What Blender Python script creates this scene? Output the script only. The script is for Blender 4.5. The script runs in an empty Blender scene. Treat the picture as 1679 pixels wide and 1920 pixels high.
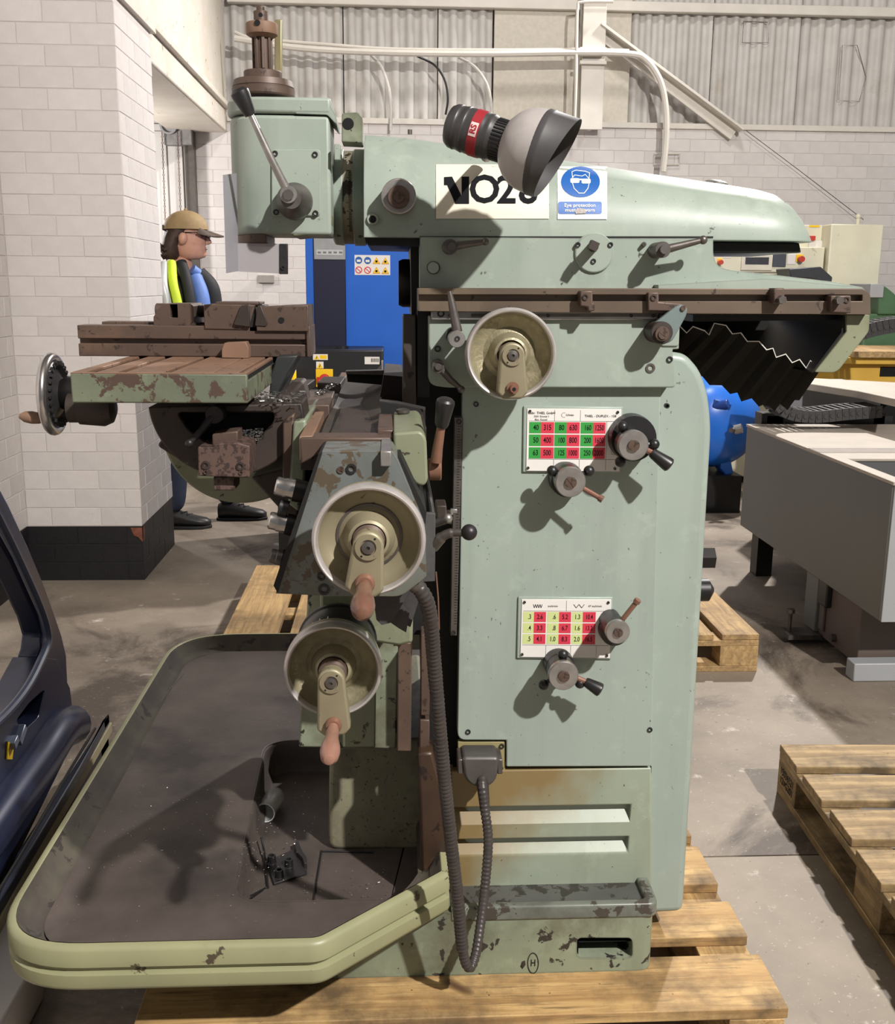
import bpy, bmesh, math, random
from mathutils import Vector, Matrix
R = random.Random(7)
SC = bpy.context.scene
COL = SC.collection
W, H, F = 1679, 1920, 1950.0            # photograph frame and focal length in its pixels
V = Vector

# ---------------------------------------------------------------- camera
CAM_Z = 1.41
th, yw, rl = math.radians(12.3), math.radians(3.05), math.radians(0.5)
FWD = V((math.sin(yw)*math.cos(th), math.cos(yw)*math.cos(th), -math.sin(th)))
r0 = V((math.cos(yw), -math.sin(yw), 0)); u0 = r0.cross(FWD)
RGT = r0*math.cos(rl) + u0*math.sin(rl); UPV = -r0*math.sin(rl) + u0*math.cos(rl)
EYE = V((0, 0, CAM_Z))
cd = bpy.data.cameras.new('camera'); cam = bpy.data.objects.new('camera', cd); COL.objects.link(cam)
cd.sensor_fit = 'HORIZONTAL'; cd.sensor_width = 36; cd.lens = 36*F/W; cd.clip_start = 0.05; cd.clip_end = 200
m = Matrix((RGT, UPV, -FWD)).transposed().to_4x4(); m.translation = EYE
cam.matrix_world = m
SC.camera = cam

# ---------------------------------------------------------------- light and exposure
wd = bpy.data.worlds.new('hall_ambient'); SC.world = wd; wd.use_nodes = True
wb = wd.node_tree.nodes['Background']; wb.inputs[0].default_value = (0.97, 0.98, 1.0, 1); wb.inputs[1].default_value = 0.15
def lamp(name, loc, aim, power, size, color=(1, .95, .88), kind='SPOT', angle=70, blend=.25):
    ld = bpy.data.lights.new(name, kind); ld.energy = power; ld.color = color
    o = bpy.data.objects.new(name, ld); COL.objects.link(o); o.location = loc
    o.rotation_euler = (V(aim) - V(loc)).to_track_quat('-Z', 'Y').to_euler()
    if kind == 'SPOT':
        ld.shadow_soft_size = size; ld.spot_size = math.radians(angle); ld.spot_blend = blend
    elif kind == 'AREA':
        ld.shape = 'DISK'; ld.size = size
    else:
        ld.shadow_soft_size = size
    return o
lamp('bay_lamp', (2.6, -1.75, 4.65), (0, 2.2, .8), 2050, .07, kind='POINT', color=(1, .96, .915))
lamp('bay_lamp', (3.3, 7.5, 5.3), (-.7, 4.8, .3), 1900, .10, color=(1, .96, .92), angle=84, blend=.7)
lamp('bay_lamp', (1.2, 4.4, 6.2), (1.5, 8.2, 2.2), 380, .3, color=(1, .97, .94), angle=88, blend=.6)  # unseen wall washer, added to brighten the back wall
lamp('passage_fill_light', (-2.3, 7.2, 2.1), (-2, 8, 1), 75, .12, kind='POINT', color=(1, .96, .92))  # unseen fill light, added so the dark passage and hoist show
SC.view_settings.view_transform = 'Standard'; SC.view_settings.look = 'None'
SC.view_settings.exposure = 0.0; SC.view_settings.gamma = 1.0
SC.view_settings.use_curve_mapping = False

# ---------------------------------------------------------------- pixel -> world
def ray(px, py): return FWD + RGT*((px - 839.5)/F) - UPV*((py - 960)/F)
def PY(px, py, Y): d = ray(px, py); return EYE + d*(Y/d.y)
def PZ(px, py, Z): d = ray(px, py); return EYE + d*((Z - CAM_Z)/d.z)
def PX(px, py, X): d = ray(px, py); return EYE + d*(X/d.x)
def xz(pts, Y): return [(PY(a, b, Y).x, PY(a, b, Y).z) for a, b in pts]
def mpp(px, py, Y):                     # metres per pixel at that point
    return (PY(px, py, Y) - EYE).dot(FWD)/F

# ---------------------------------------------------------------- mesh builder
class MB:
    def __init__(s): s.v = []; s.f = []
    def add(s, vs, fs):
        n = len(s.v); s.v += [V(v) for v in vs]; s.f += [[i + n for i in f] for f in fs]; return s
    def box(s, a, b):
        (x0, y0, z0), (x1, y1, z1) = [min(p) for p in zip(a, b)], [max(p) for p in zip(a, b)]
        return s.add([(x0,y0,z0),(x1,y0,z0),(x1,y1,z0),(x0,y1,z0),(x0,y0,z1),(x1,y0,z1),(x1,y1,z1),(x0,y1,z1)],
                     [(0,3,2,1),(4,5,6,7),(0,1,5,4),(1,2,6,5),(2,3,7,6),(3,0,4,7)])
    def obox(s, c, sx, sy, sz, rot):    # oriented box: rot = 3x3
        c = V(c); vs = []
        for z in (-1, 1):
            for x, y in ((-1,-1),(1,-1),(1,1),(-1,1)):
                vs.append(c + rot @ V((x*sx/2, y*sy/2, z*sz/2)))
        return s.add(vs, [(0,3,2,1),(4,5,6,7),(0,1,5,4),(1,2,6,5),(2,3,7,6),(3,0,4,7)])
    def ext(s, pts3, d):                # polygon extruded by vector d
        n = len(pts3); p = [V(q) for q in pts3]; d = V(d)
        return s.add(p + [q + d for q in p], [list(range(n)), list(range(2*n-1, n-1, -1))] +
                     [(i, (i+1) % n + 0, (i+1) % n + n, i + n)[::-1] for i in range(n)])
    def py(s, pts, y0, y1): return s.ext([(x, y0, z) for x, z in pts], (0, y1-y0, 0))
    def px(s, pts, x0, x1): return s.ext([(x0, y, z) for y, z in pts], (x1-x0, 0, 0))
    def pz(s, pts, z0, z1): return s.ext([(x, y, z0) for x, y in pts], (0, 0, z1-z0))
    def pix(s, pts, Y, d): return s.py(xz(pts, Y), Y, Y + d)
    def lathe(s, o, ax, prof, seg=32, cap=True):  # prof: (radius, height along ax)
        o = V(o); ax = V(ax).normalized(); t = ax.orthogonal().normalized(); b = ax.cross(t)
        vs, fs, rings = [], [], []
        for r, h in prof:
            if r <= 1e-6:
                rings.append([len(vs)]); vs.append(o + ax*h)
            else:
                rings.append(list(range(len(vs), len(vs)+seg)))
                vs += [o + ax*h + (t*math.cos(2*math.pi*i/seg) + b*math.sin(2*math.pi*i/seg))*r for i in range(seg)]
        for A, B in zip(rings, rings[1:]):
            for i in range(seg):
                j = (i+1) % seg
                if len(A) == 1 and len(B) == 1: continue
                if len(A) == 1: fs.append((A[0], B[j], B[i]))
                elif len(B) == 1: fs.append((A[i], A[j], B[0]))
                else: fs.append((A[i], A[j], B[j], B[i]))
        if cap and len(rings[0]) > 1: fs.append(rings[0][::-1])
        if cap and len(rings[-1]) > 1: fs.append(rings[-1])
        return s.add(vs, fs)
    def cyl(s, p0, p1, r0, r1=None, seg=24):
        p0, p1 = V(p0), V(p1); d = p1 - p0
        return s.lathe(p0, d, [(r0, 0), (r0 if r1 is None else r1, d.length)], seg)
    def sph(s, c, r, seg=20, ax=(0,0,1), sq=1):
        n = seg//2
        return s.lathe(c, ax, [(r*math.sin(math.pi*i/n), -r*sq*math.cos(math.pi*i/n)) for i in range(n+1)], seg)
    def tube(s, path, r, seg=10, closed=False):
        P = [V(p) for p in path]; n = len(P); rr = r if isinstance(r, (list, tuple)) else [r]*n
        up = None; vs = []; fs = []
        for i, p in enumerate(P):
            if closed: t = (P[(i+1) % n] - P[i-1]).normalized()
            else: t = (P[min(i+1, n-1)] - P[max(i-1, 0)]).normalized()
            if up is None: up = t.orthogonal().normalized()
            up = (up - t*up.dot(t)).normalized(); b = t.cross(up)
            vs += [p + (up*math.cos(2*math.pi*k/seg) + b*math.sin(2*math.pi*k/seg))*rr[i] for k in range(seg)]
        for i in range(n if closed else n-1):
            j = (i+1) % n
            for k in range(seg):
                l = (k+1) % seg; fs.append((i*seg+k, i*seg+l, j*seg+l, j*seg+k))
        if not closed: fs += [list(range(seg))[::-1], [(n-1)*seg+k for k in range(seg)]]
        return s.add(vs, fs)
    def loft(s, rings, cap=True):
        n = len(rings[0]); vs = [p for r in rings for p in r]; fs = []
        for i in range(len(rings)-1):
            for k in range(n):
                l = (k+1) % n; fs.append((i*n+k, i*n+l, (i+1)*n+l, (i+1)*n+k))
        if cap: fs += [list(range(n))[::-1], [(len(rings)-1)*n+k for k in range(n)]]
        return s.add(vs, fs)
    def mesh(s, name, off=V((0,0,0)), smooth=35):
        me = bpy.data.meshes.new(name)
        me.from_pydata([v - off for v in s.v], [], s.f); 
        bm = bmesh.new(); bm.from_mesh(me); bmesh.ops.recalc_face_normals(bm, faces=bm.faces); bm.to_mesh(me); bm.free()
        if smooth:
            me.polygons.foreach_set('use_smooth', [True]*len(me.polygons))
            me.set_sharp_from_angle(angle=math.radians(smooth))
        return me

def bez(pts, n=24):                     # smooth path through points (Catmull-Rom)
    P = [V(p) for p in pts]; P = [2*P[0]-P[1]] + P + [2*P[-1]-P[-2]]; out = []
    for i in range(1, len(P)-2):
        a, b, c, d = P[i-1:i+3]
        for k in range(n):
            t = k/n
            out.append(.5*((2*b) + (c-a)*t + (2*a-5*b+4*c-d)*t*t + (3*b-a-3*c+d)*t**3))
    return out + [P[-2]]
def rnd(pts, r, n=6):                   # fillet the corners of a 2-D polygon; r = number or list
    out = []; m = len(pts)
    for i, p in enumerate(pts):
        rr = r[i] if isinstance(r, (list, tuple)) else r
        if rr <= 0: out.append(tuple(p)); continue
        p = V(p); a = V(pts[i-1]) - p; b = V(pts[(i+1) % m]) - p
        k = min(rr, a.length*.48, b.length*.48); q0 = p + a.normalized()*k; q1 = p + b.normalized()*k
        for j in range(n+1):
            t = j/n; out.append(tuple(q0*(1-t)**2 + p*2*t*(1-t) + q1*t*t))
    return out
def rect(x0, y0, x1, y1): return [(x0,y0),(x1,y0),(x1,y1),(x0,y1)]
def circ(cx, cy, r, n=24, a0=0, a1=360): 
    k = n if a1-a0 >= 360 else n+1
    return [(cx + r*math.cos(math.radians(a0 + (a1-a0)*i/n)), cy + r*math.sin(math.radians(a0 + (a1-a0)*i/n))) for i in range(k)]

WL = {}                                 # world location of every object made here
def link(o, parent, loc):
    COL.objects.link(o); WL[o] = V(loc)
    if parent: o.parent = parent; o.location = V(loc) - WL[parent]
    else: o.location = loc
    return o
def thing(name, label, cat, loc=(0,0,0), group=None):
    o = bpy.data.objects.new(name, None); link(o, None, loc); o.empty_display_size = .1
    o['label'] = label; o['category'] = cat
    if group: o['group'] = group
    return o
def part(name, mb, mat, parent=None, bevel=0, seg=2, smooth=35, label=None, kind=None):
    lo = V([min(v[i] for v in mb.v) for i in range(3)]); hi = V([max(v[i] for v in mb.v) for i in range(3)])
    c = (lo + hi)/2
    o = bpy.data.objects.new(name, mb.mesh(name, c, smooth)); link(o, parent, c)
    o.data.materials.append(mat)
    if bevel:
        b = o.modifiers.new('bevel', 'BEVEL'); b.width = bevel; b.segments = seg; b.limit_method = 'ANGLE'
        b.angle_limit = math.radians(40)
    if label: o['label'] = label
    if kind: o['kind'] = kind
    return o
def tag(o, label, cat, group=None):
    o['label'] = label; o['category'] = cat
    if group: o['group'] = group
    return o
def struct(name, mb, mat, **k): return part(name, mb, mat, None, kind='structure', **k)
def cut(o, mb):                         # subtract mb (world coordinates) from o, for good
    c = bpy.data.objects.new('cutter', mb.mesh('cutter', WL[o], 0)); COL.objects.link(c); 
    mods = [(x.width, x.segments) for x in o.modifiers]; o.modifiers.clear()
    loc, par = o.location.copy(), o.parent
    o.parent = None; o.location = (0,0,0)
    b = o.modifiers.new('b', 'BOOLEAN'); b.object = c; b.operation = 'DIFFERENCE'; b.solver = 'EXACT'
    dg = bpy.context.evaluated_depsgraph_get(); dg.update()
    me = bpy.data.meshes.new_from_object(o.evaluated_get(dg)); o.modifiers.clear()
    me.polygons.foreach_set('use_smooth', [True]*len(me.polygons)); me.set_sharp_from_angle(angle=math.radians(35))
    o.data = me; bpy.data.objects.remove(c)
    o.parent = par; o.location = loc
    for w, sg in mods:
        b = o.modifiers.new('bevel', 'BEVEL'); b.width = w; b.segments = sg; b.limit_method = 'ANGLE'; b.angle_limit = math.radians(40)
    return o

# ---------------------------------------------------------------- writing
def text_mb(items, org, ux, uz, lift=.0004, thick=.0004):
    """items: (string, x, z, height, align[, width scale]) on the plane through org spanned by ux, uz"""
    mb = MB(); ux = V(ux).normalized(); uz = V(uz).normalized(); nn = ux.cross(uz)
    for it in items:
        st, x, z, hgt, al = it[:5]; sx = it[5] if len(it) > 5 else 1
        cu = bpy.data.curves.new('t', 'FONT'); cu.body = st; cu.size = hgt/.7; cu.align_x = al; cu.align_y = 'CENTER'
        cu.resolution_u = 3; cu.offset = it[6] if len(it) > 6 else 0
        ob = bpy.data.objects.new('t', cu); COL.objects.link(ob)
        dg = bpy.context.evaluated_depsgraph_get(); dg.update()
        me = bpy.data.meshes.new_from_object(ob.evaluated_get(dg))
        vs = [V(org) + ux*(x + v.co.x*sx) + uz*(z + v.co.y) + nn*lift for v in me.vertices]
        mb.add(vs, [list(p.vertices) for p in me.polygons])
        bpy.data.objects.remove(ob); bpy.data.meshes.remove(me); bpy.data.curves.remove(cu)
    return mb
def flat(mb, pts, org, ux, uz, lift=.0002):   # thin printed polygon on a plane
    ux = V(ux).normalized(); uz = V(uz).normalized(); nn = ux.cross(uz)
    P = [V(org) + ux*a + uz*b + nn*lift for a, b in pts]
    mb.add(P, [list(range(len(P)))]); return mb

# ---------------------------------------------------------------- materials
def lin(c): return tuple(((x/255)/12.92 if x/255 <= .04045 else ((x/255 + .055)/1.055)**2.4) for x in c) + (1,)
class NT:
    def __init__(s, name):
        s.m = bpy.data.materials.new(name); s.m.use_nodes = True; s.t = s.m.node_tree
        s.b = s.t.nodes['Principled BSDF']; s.tc = s.n('ShaderNodeTexCoord')
    def n(s, ty, **k):
        x = s.t.nodes.new(ty)
        for a, b in k.items(): setattr(x, a, b)
        return x
    def l(s, a, b): s.t.links.new(a, b)
    def noise(s, scale, detail=4, rough=.55, vec=None, stretch=None, dist=0):
        x = s.n('ShaderNodeTexNoise'); x.inputs['Scale'].default_value = scale; x.inputs['Detail'].default_value = detail
        x.inputs['Roughness'].default_value = rough; x.inputs['Distortion'].default_value = dist
        mp = s.n('ShaderNodeMapping'); mp.inputs['Location'].default_value = (R.uniform(-9, 9), R.uniform(-9, 9), R.uniform(-9, 9))
        if stretch: mp.inputs['Scale'].default_value = stretch
        s.l(vec or s.tc.outputs['Object'], mp.inputs[0]); s.l(mp.outputs[0], x.inputs['Vector']); return x.outputs['Fac']
    def ramp(s, fac, a, b, ca=(0,0,0,1), cb=(1,1,1,1), interp='LINEAR'):
        x = s.n('ShaderNodeValToRGB'); e = x.color_ramp.elements; e[0].position = a; e[1].position = b
        e[0].color = ca; e[1].color = cb; x.color_ramp.interpolation = interp; s.l(fac, x.inputs[0]); return x.outputs[0]
    def mix(s, fac, a, b, mode='MIX'):
        x = s.n('ShaderNodeMix'); x.data_type = 'RGBA'; x.blend_type = mode
        for sock, val in ((x.inputs[0], fac), (x.inputs[6], a), (x.inputs[7], b)):
            if isinstance(val, (tuple, float, int)): sock.default_value = val
            else: s.l(val, sock)
        return x.outputs[2]
    def bump(s, h, strength, dist=.002):
        x = s.n('ShaderNodeBump'); x.inputs['Strength'].default_value = strength; x.inputs['Distance'].default_value = dist
        s.l(h, x.inputs['Height']); s.l(x.outputs[0], s.b.inputs['Normal']); return x
    def set(s, color=None, rough=None, metal=None, **k):
        for sock, val in (('Base Color', color), ('Roughness', rough), ('Metallic', metal)):
            if val is None: continue
            if isinstance(val, (tuple, float, int)): s.b.inputs[sock].default_value = val
            else: s.l(val, s.b.inputs[sock])
        for a, b in k.items(): s.b.inputs[a.replace('_', ' ')].default_value = b
        return s.m
def paint(name, c1, c2, chip=None, thr=.68, cscale=22, grime=None, gthr=.55, gscale=4, rough=.42, metal=0, bump=.25, spec=.5, edge=0, speck=None, left=None):
    t = NT(name); col = t.mix(t.ramp(t.noise(5, 4), .35, .65), lin(c1), lin(c2))
    if speck:                            # fine scuffs, runs and pin-prick chips
        d = tuple(x*.80 for x in lin(c2)[:3]) + (1,)
        col = t.mix(t.ramp(t.noise(1.6, 5, .6, stretch=(9, 9, 1)), .50, .74, (0,0,0,1), (.55,.55,.55,1)), col, d)
        col = t.mix(t.ramp(t.noise(18, 7, .7), .56, .72, (0,0,0,1), (.7,.7,.7,1)), col, tuple(min(1, x*1.16) for x in lin(c1)[:3]) + (1,))
        col = t.mix(t.ramp(t.noise(120, 3, .55), .715, .735), col, lin(speck))
    if grime: col = t.mix(t.ramp(t.noise(gscale, 6, .65), gthr, gthr+.2), col, lin(grime))
    if left:                             # oily run that starts at the left end of the piece
        sp = t.n('ShaderNodeSeparateXYZ'); t.l(t.tc.outputs['Object'], sp.inputs[0]); ad = t.n('ShaderNodeMath', operation='MULTIPLY_ADD')
        t.l(t.noise(7, 5, .6), ad.inputs[0]); ad.inputs[1].default_value = .30; t.l(sp.outputs[0], ad.inputs[2])
        zz_ = t.n('ShaderNodeMath', operation='MULTIPLY_ADD'); t.l(sp.outputs[2], zz_.inputs[0]); zz_.inputs[1].default_value = -.9; t.l(ad.outputs[0], zz_.inputs[2])
        col = t.mix(t.ramp(zz_.outputs[0], -.16, .16, (.85,.85,.85,1), (0,0,0,1)), col, lin(left))
    if edge and chip:                    # bare metal along worn edges
        bv = t.n('ShaderNodeBevel'); bv.samples = 3; bv.inputs['Radius'].default_value = edge
        gm = t.n('ShaderNodeNewGeometry'); dt = t.n('ShaderNodeVectorMath', operation='DOT_PRODUCT'); t.l(bv.outputs[0], dt.inputs[0]); t.l(gm.outputs['Normal'], dt.inputs[1])
        hf = t.n('ShaderNodeMath', operation='MULTIPLY'); t.l(dt.outputs['Value'], hf.inputs[0]); hf.inputs[1].default_value = .5
        ms = t.n('ShaderNodeMath', operation='MULTIPLY_ADD'); t.l(t.noise(35, 6, .65), ms.inputs[0]); ms.inputs[1].default_value = .22; t.l(hf.outputs[0], ms.inputs[2])
        col = t.mix(t.ramp(ms.outputs[0], .515, .545, (.8,.8,.8,1), (0,0,0,1)), col, lin(chip))
    if chip:
        mk = t.ramp(t.noise(cscale, 8, .62, dist=.3), thr, thr+.015); col = t.mix(mk, col, lin(chip)); 
        t.bump(mk, -bump, .0015)
    return t.set(col, rough, float(metal), Specular_IOR_Level=spec)
def plain(name, c, rough=.5, metal=0., var=.12, scale=30, bump=0, bscale=120, **k):
    t = NT(name); d = tuple(x*(1-var) for x in lin(c)[:3]) + (1,)
    col = t.mix(t.ramp(t.noise(scale, 5), .35, .65), lin(c), d)
    if bump: t.bump(t.noise(bscale, 4), bump, .002)
    return t.set(col, rough, metal, **k)

GREEN = paint('sage_paint', (150,160,149), (138,149,139), (74,76,70), .675, 30, (146,148,122), .62, 3, .42, edge=.004, speck=(84,88,82), spec=.4)
GREEN_CLEAN = paint('sage_paint_clean', (152,163,153), (146,158,149), (92,98,94), .715, 20, (146,154,130), .66, 2.5, .38, speck=(96,100,94), edge=.003)
GREEN_OLD = paint('sage_paint_yellowed', (130,134,108), (116,121,100), (66,58,48), .63, 24, (98,94,70), .54, 5, .45, edge=.004, speck=(70,66,54))
GREEN_DIRTY = paint('sage_paint_dirty', (138,146,124), (122,130,110), (50,46,42), .60, 26, (88,82,64), .50, 5, .42, edge=.006, speck=(60,56,50))
GREEN_CHIPPED = paint('sage_paint_chipped', (116,122,100), (98,104,88), (78,62,54), .55, 38, (88,84,66), .50, 6, .45, edge=.005, speck=(70,58,48))
BLUEGREY = paint('blue_grey_worn_paint', (108,113,114), (94,99,96), (84,74,60), .55, 34, (90,90,74), .45, 5, .45, edge=.004, speck=(80,72,60))
RUST = paint('brown_oiled_steel', (100,82,70), (84,68,60), (62,50,44), .60, 60, (112,88,72), .58, 9, .50, .25, .2)
RUST_LIGHT = paint('rusted_table_steel', (136,106,86), (116,90,74), (84,66,56), .62, 50, (144,112,90), .58, 9, .55, .1, .2)
RUST_PIT = paint('pitted_rust', (92,72,64), (80,62,56), (58,44,40), .52, 120, None, rough=.6, metal=.1, bump=.6)
RUST_DARK = paint('dark_brown_steel', (72,60,54), (58,49,45), (40,34,32), .6, 40, None, rough=.55, metal=.2)
WAY = paint('brown_way_steel', (112,98,84), (96,84,74), (72,62,56), .64, 40, (128,112,88), .58, 9, .42, .4, .15)
IRON = plain('dark_iron', (58,56,57), .42, .5, .25, 60, .15)
BLACK = plain('oily_black_steel', (24,22,21), .45, .2, .3, 20)
GRIME_SHADE = plain('black_grime_and_shade', (17,15,14), .7, 0., .3, 20, .3, 60)  # grime, and also shade painted into the base cavity, table slots and gaps
HOLLOW_SHADE = plain('hollow_shade_black', (8,8,8), .9, 0., .1)  # near-black colour in place of the shade inside holes and openings
BLACKPL = plain('black_plastic', (34,33,34), .38, 0., .2, 40)
RUBBER = plain('dark_rubber', (52,49,48), .62, 0., .25, 30, .3, 90)
RUBBER2 = plain('dusty_rubber_sheet', (62,54,47), .7, 0., .3, 12, .4, 60)
RIMM = plain('worn_rim_metal', (212,206,203), .36, .55, .2, 30)
CHROME = plain('worn_chrome', (196,192,190), .22, .95, .2, 30)
STEEL = plain('brushed_steel', (176,172,168), .38, .8, .22, 40, .08)
STEEL_D = plain('grey_steel', (112,106,102), .42, .7, .3, 30, .1)
def hammered(name, c1, c2, dirt, thr):
    t = NT(name); col = t.mix(t.ramp(t.noise(95, 3, .6), .40, .62), lin(c1), lin(c2))
    col = t.mix(t.ramp(t.noise(14, 6, .65), thr, thr+.12, (0,0,0,1), (.8,.8,.8,1)), col, lin(dirt))
    t.bump(t.noise(105, 3, .55), .75, .0025); return t.set(col, .40, .3)
GOLD = hammered('hammered_gold_paint', (166,158,128), (138,130,100), (92,84,62), .62)
GOLD2 = hammered('hammered_gold_worn', (160,152,126), (126,118,94), (84,72,56), .55)
RIMM = plain('worn_rim_metal', (212,206,203), .36, .55, .2, 30)
CHROME = plain('worn_chrome', (196,192,190), .22, .95, .2, 30)
STEEL = plain('brushed_steel', (176,172,168), .38, .8, .22, 40, .08)
STEEL_D = plain('grey_steel', (112,106,102), .42, .7, .3, 30, .1)
GOLD = plain('hammered_gold_paint', (156,148,120), .42, .35, .22, 70, .55, 170)
GOLD2 = paint('hammered_gold_worn', (150,142,116), (128,118,96), (104,90,76), .655, 60, None, rough=.48, metal=.3, bump=.5)
COPPER = plain('brown_plastic_handle', (128,92,76), .30, .15, .3, 20)
PINK = plain('salmon_brown_handle', (154,114,98), .32, 0., .15, 16)
TRAYM = None
WHITEP = plain('white_painted_metal', (206,200,190), .55, 0., .08, 8)
LAB = plain('cream_label', (214,208,190), .5, 0., .08, 10)
LABW = plain('white_label', (226,222,216), .45, 0., .06, 10)
INK = plain('black_print', (20,20,24), .8, 0., .05, Specular_IOR_Level=.15)
PGREEN = plain('printed_green', (52,150,64), .45, 0., .05); PRED = plain('printed_red', (206,56,76), .45, 0., .06)
PLIME = plain('printed_pale_green', (196,208,140), .45, 0., .06); PBLUE = plain('printed_blue', (32,92,166), .4, 0., .06)
PYEL = plain('printed_yellow', (238,196,20), .45, 0., .04)
def tray_mat():
    t = NT('sooty_tray'); c = t.mix(t.ramp(t.noise(6, 7, .6), .3, .7), lin((70,61,57)), lin((94,85,80)))
    c = t.mix(t.ramp(t.noise(170, 3, .6), .735, .75), c, lin((190,184,178)))
    c = t.mix(t.ramp(t.noise(3, 5), .55, .68), c, lin((50,44,42))); t.bump(t.noise(80, 6), .3, .002)
    return t.set(c, .55, .15)
TRAYM = tray_mat()
def wood(name, c1, c2, axis='X', dirt=.5, c3=(96,76,50)):
    t = NT(name); st = {'X': (1.6, 26, 26), 'Y': (26, 1.6, 26), 'Z': (26, 26, 1.6)}[axis]
    g = t.noise(2.2, 6, .6, stretch=st, dist=.6)
    c = t.mix(t.ramp(g, .36, .64), lin(c1), lin(c2)); c = t.mix(t.ramp(t.noise(3.5, 7, .7, stretch=st), .56, .66, (0,0,0,1), (.7,.7,.7,1)), c, lin(c3))
    c = t.mix(t.ramp(t.noise(6, 6, .65), dirt, dirt+.22), c, lin(c3))
    c = t.mix(t.ramp(t.noise(55, 6, .7), .66, .70), c, lin((66,52,38)))
    kn = t.noise(7, 1, .4); c = t.mix(t.ramp(kn, .76, .79), c, lin((84,58,36)))
    t.bump(g, .25, .002); return t.set(c, .7)
WOOD = {a: wood('pallet_wood_' + a, (202,168,114), (160,124,78), a, .46, (104,84,58)) for a in 'XYZ'}
WOODD = {a: wood('weathered_pallet_wood_' + a, (176,150,108), (134,110,74), a, .46, (92,76,54)) for a in 'XYZ'}
WOODP = wood('dusty_plywood', (184,152,104), (148,120,80), 'Y', .48, (110,90,64))
def brickmat(name, c1, c2, rough=.6):
    t = NT(name); t.tc.object = None
    oi = t.n('ShaderNodeObjectInfo'); c = t.mix(t.ramp(t.noise(9, 5), .3, .7), lin(c1), lin(c2))
    c = t.mix(t.ramp(oi.outputs['Random'], 0, 1, (.93,.93,.93,1), (1.03,1.02,1.0,1)), c, c)
    hv = t.n('ShaderNodeHueSaturation'); t.l(c, hv.inputs['Color'])
    mp = t.n('ShaderNodeMapRange'); mp.inputs[3].default_value = .94; mp.inputs[4].default_value = 1.03
    t.l(oi.outputs['Random'], mp.inputs[0]); t.l(mp.outputs[0], hv.inputs['Value'])
    t.bump(t.noise(28, 6, .6), .5, .004); return t.set(hv.outputs[0], rough)
BRICKW = brickmat('white_painted_brick', (206,200,196), (196,190,187)); BRICKB = brickmat('black_painted_brick', (26,25,27), (20,19,21), .5)
MORTW = plain('white_painted_joint', (190,184,180), .7, 0., .06, 10); MORTB = plain('black_painted_joint', (15,14,15), .6)
BRICKR = plain('bare_red_brick', (128,74,56), .85, 0., .4, 30, .5, 60)
CONC_W = paint('white_painted_concrete', (208,200,190), (198,190,176), (136,122,96), .66, 22, (190,176,148), .62, 3, .7)
SHEETW = paint('white_painted_sheet', (190,186,181), (178,174,168), (120,112,104), .735, 14, (168,158,146), .6, 3, .6)
def floor_mat():
    t = NT('concrete'); n1 = t.noise(1.3, 8, .62); c = t.mix(t.ramp(n1, .32, .68), lin((104,93,81)), lin((154,142,127)))
    c = t.mix(t.ramp(t.noise(1.3, 7, .66, dist=.8), .52, .64), c, lin((82,72,63)))
    c = t.mix(t.ramp(t.noise(9, 8, .7), .62, .72), c, lin((186,178,168)))
    c = t.mix(t.ramp(t.noise(70, 5, .75), .62, .70), c, lin((186,178,168)))
    c = t.mix(t.ramp(t.noise(40, 6, .7), .66, .7), c, lin((84,76,70)))
    t.bump(t.noise(35, 8, .7), .35, .004); return t.set(c, .6)
CONC = floor_mat()
DOORBLUE = plain('navy_car_paint', (36,42,66), .28, .2, .25, 6)
BLUE = plain('bright_blue_enamel', (28,96,196), .4, 0., .08, 4); NAVY = plain('navy_panel', (20,22,50), .4, 0., .1, 6)
TANKB = plain('compressor_blue', (40,108,206), .28, 0., .12, 4)
GREYBOX = plain('grey_sheet_metal', (104,106,102), .5, .1, .06, 3); GREYTOP = plain('lit_grey_top', (172,162,150), .6, 0., .1, 8)  # cabinet top colour is paler: light from above put into it
GREYL = plain('light_grey_metal', (160,162,164), .5, .1, .06, 5); BROWNG = plain('brown_grey_ribbed', (96,84,78), .6, 0., .1, 6)
CREAM = paint('cream_machine_paint', (220,216,192), (210,206,182), (186,178,150), .66, 10, (196,188,160), .6, 3, .5)
YEL = paint('yellow_machine_paint', (220,178,72), (206,162,64), (110,84,50), .66, 14, None, rough=.55)
MGREEN = plain('dark_green_paint', (70,104,72), .5, 0., .15, 6)
def glassm(name, col, rough=.05, alpha=.22):
    t = NT(name); t.b.inputs['Base Color'].default_value = lin(col); t.b.inputs['Roughness'].default_value = rough
    t.b.inputs['Alpha'].default_value = alpha; t.b.inputs['Specular IOR Level'].default_value = .6; return t.m
PERSPEX = glassm('dusty_clear_plastic', (140,138,144), .3, .80); PERSPEX2 = glassm('cloudy_clear_plastic', (160,156,158), .3, .80); CLEAR = glassm('clear_glass', (235,238,235), .06, .30)
WT = glassm('spectacle_lens', (60,70,90), .05, .4)
# ================================================================ THE SETTING
struct('ceiling', MB().box((-7, -5, 7.0), (9.5, 12, 7.1)), plain('dark_roof_sheet', (110,106,102), .8))  # out of view, put in to keep ambient light off upward faces
# floor slabs over a recessed bed
fb = struct('floor', MB().box((-6, -4, -.30), (9, 14, -.012)), MORTB)
YJ = PZ(1400, 1605, 0).y
for x0, x1, y0, y1 in ((-6, 9, -4, YJ-.003), (-6, 9, YJ+.003, 14)):
    part('slab', MB().box((x0, y0, -.012), (x1, y1, 0)), CONC, fb)

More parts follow.
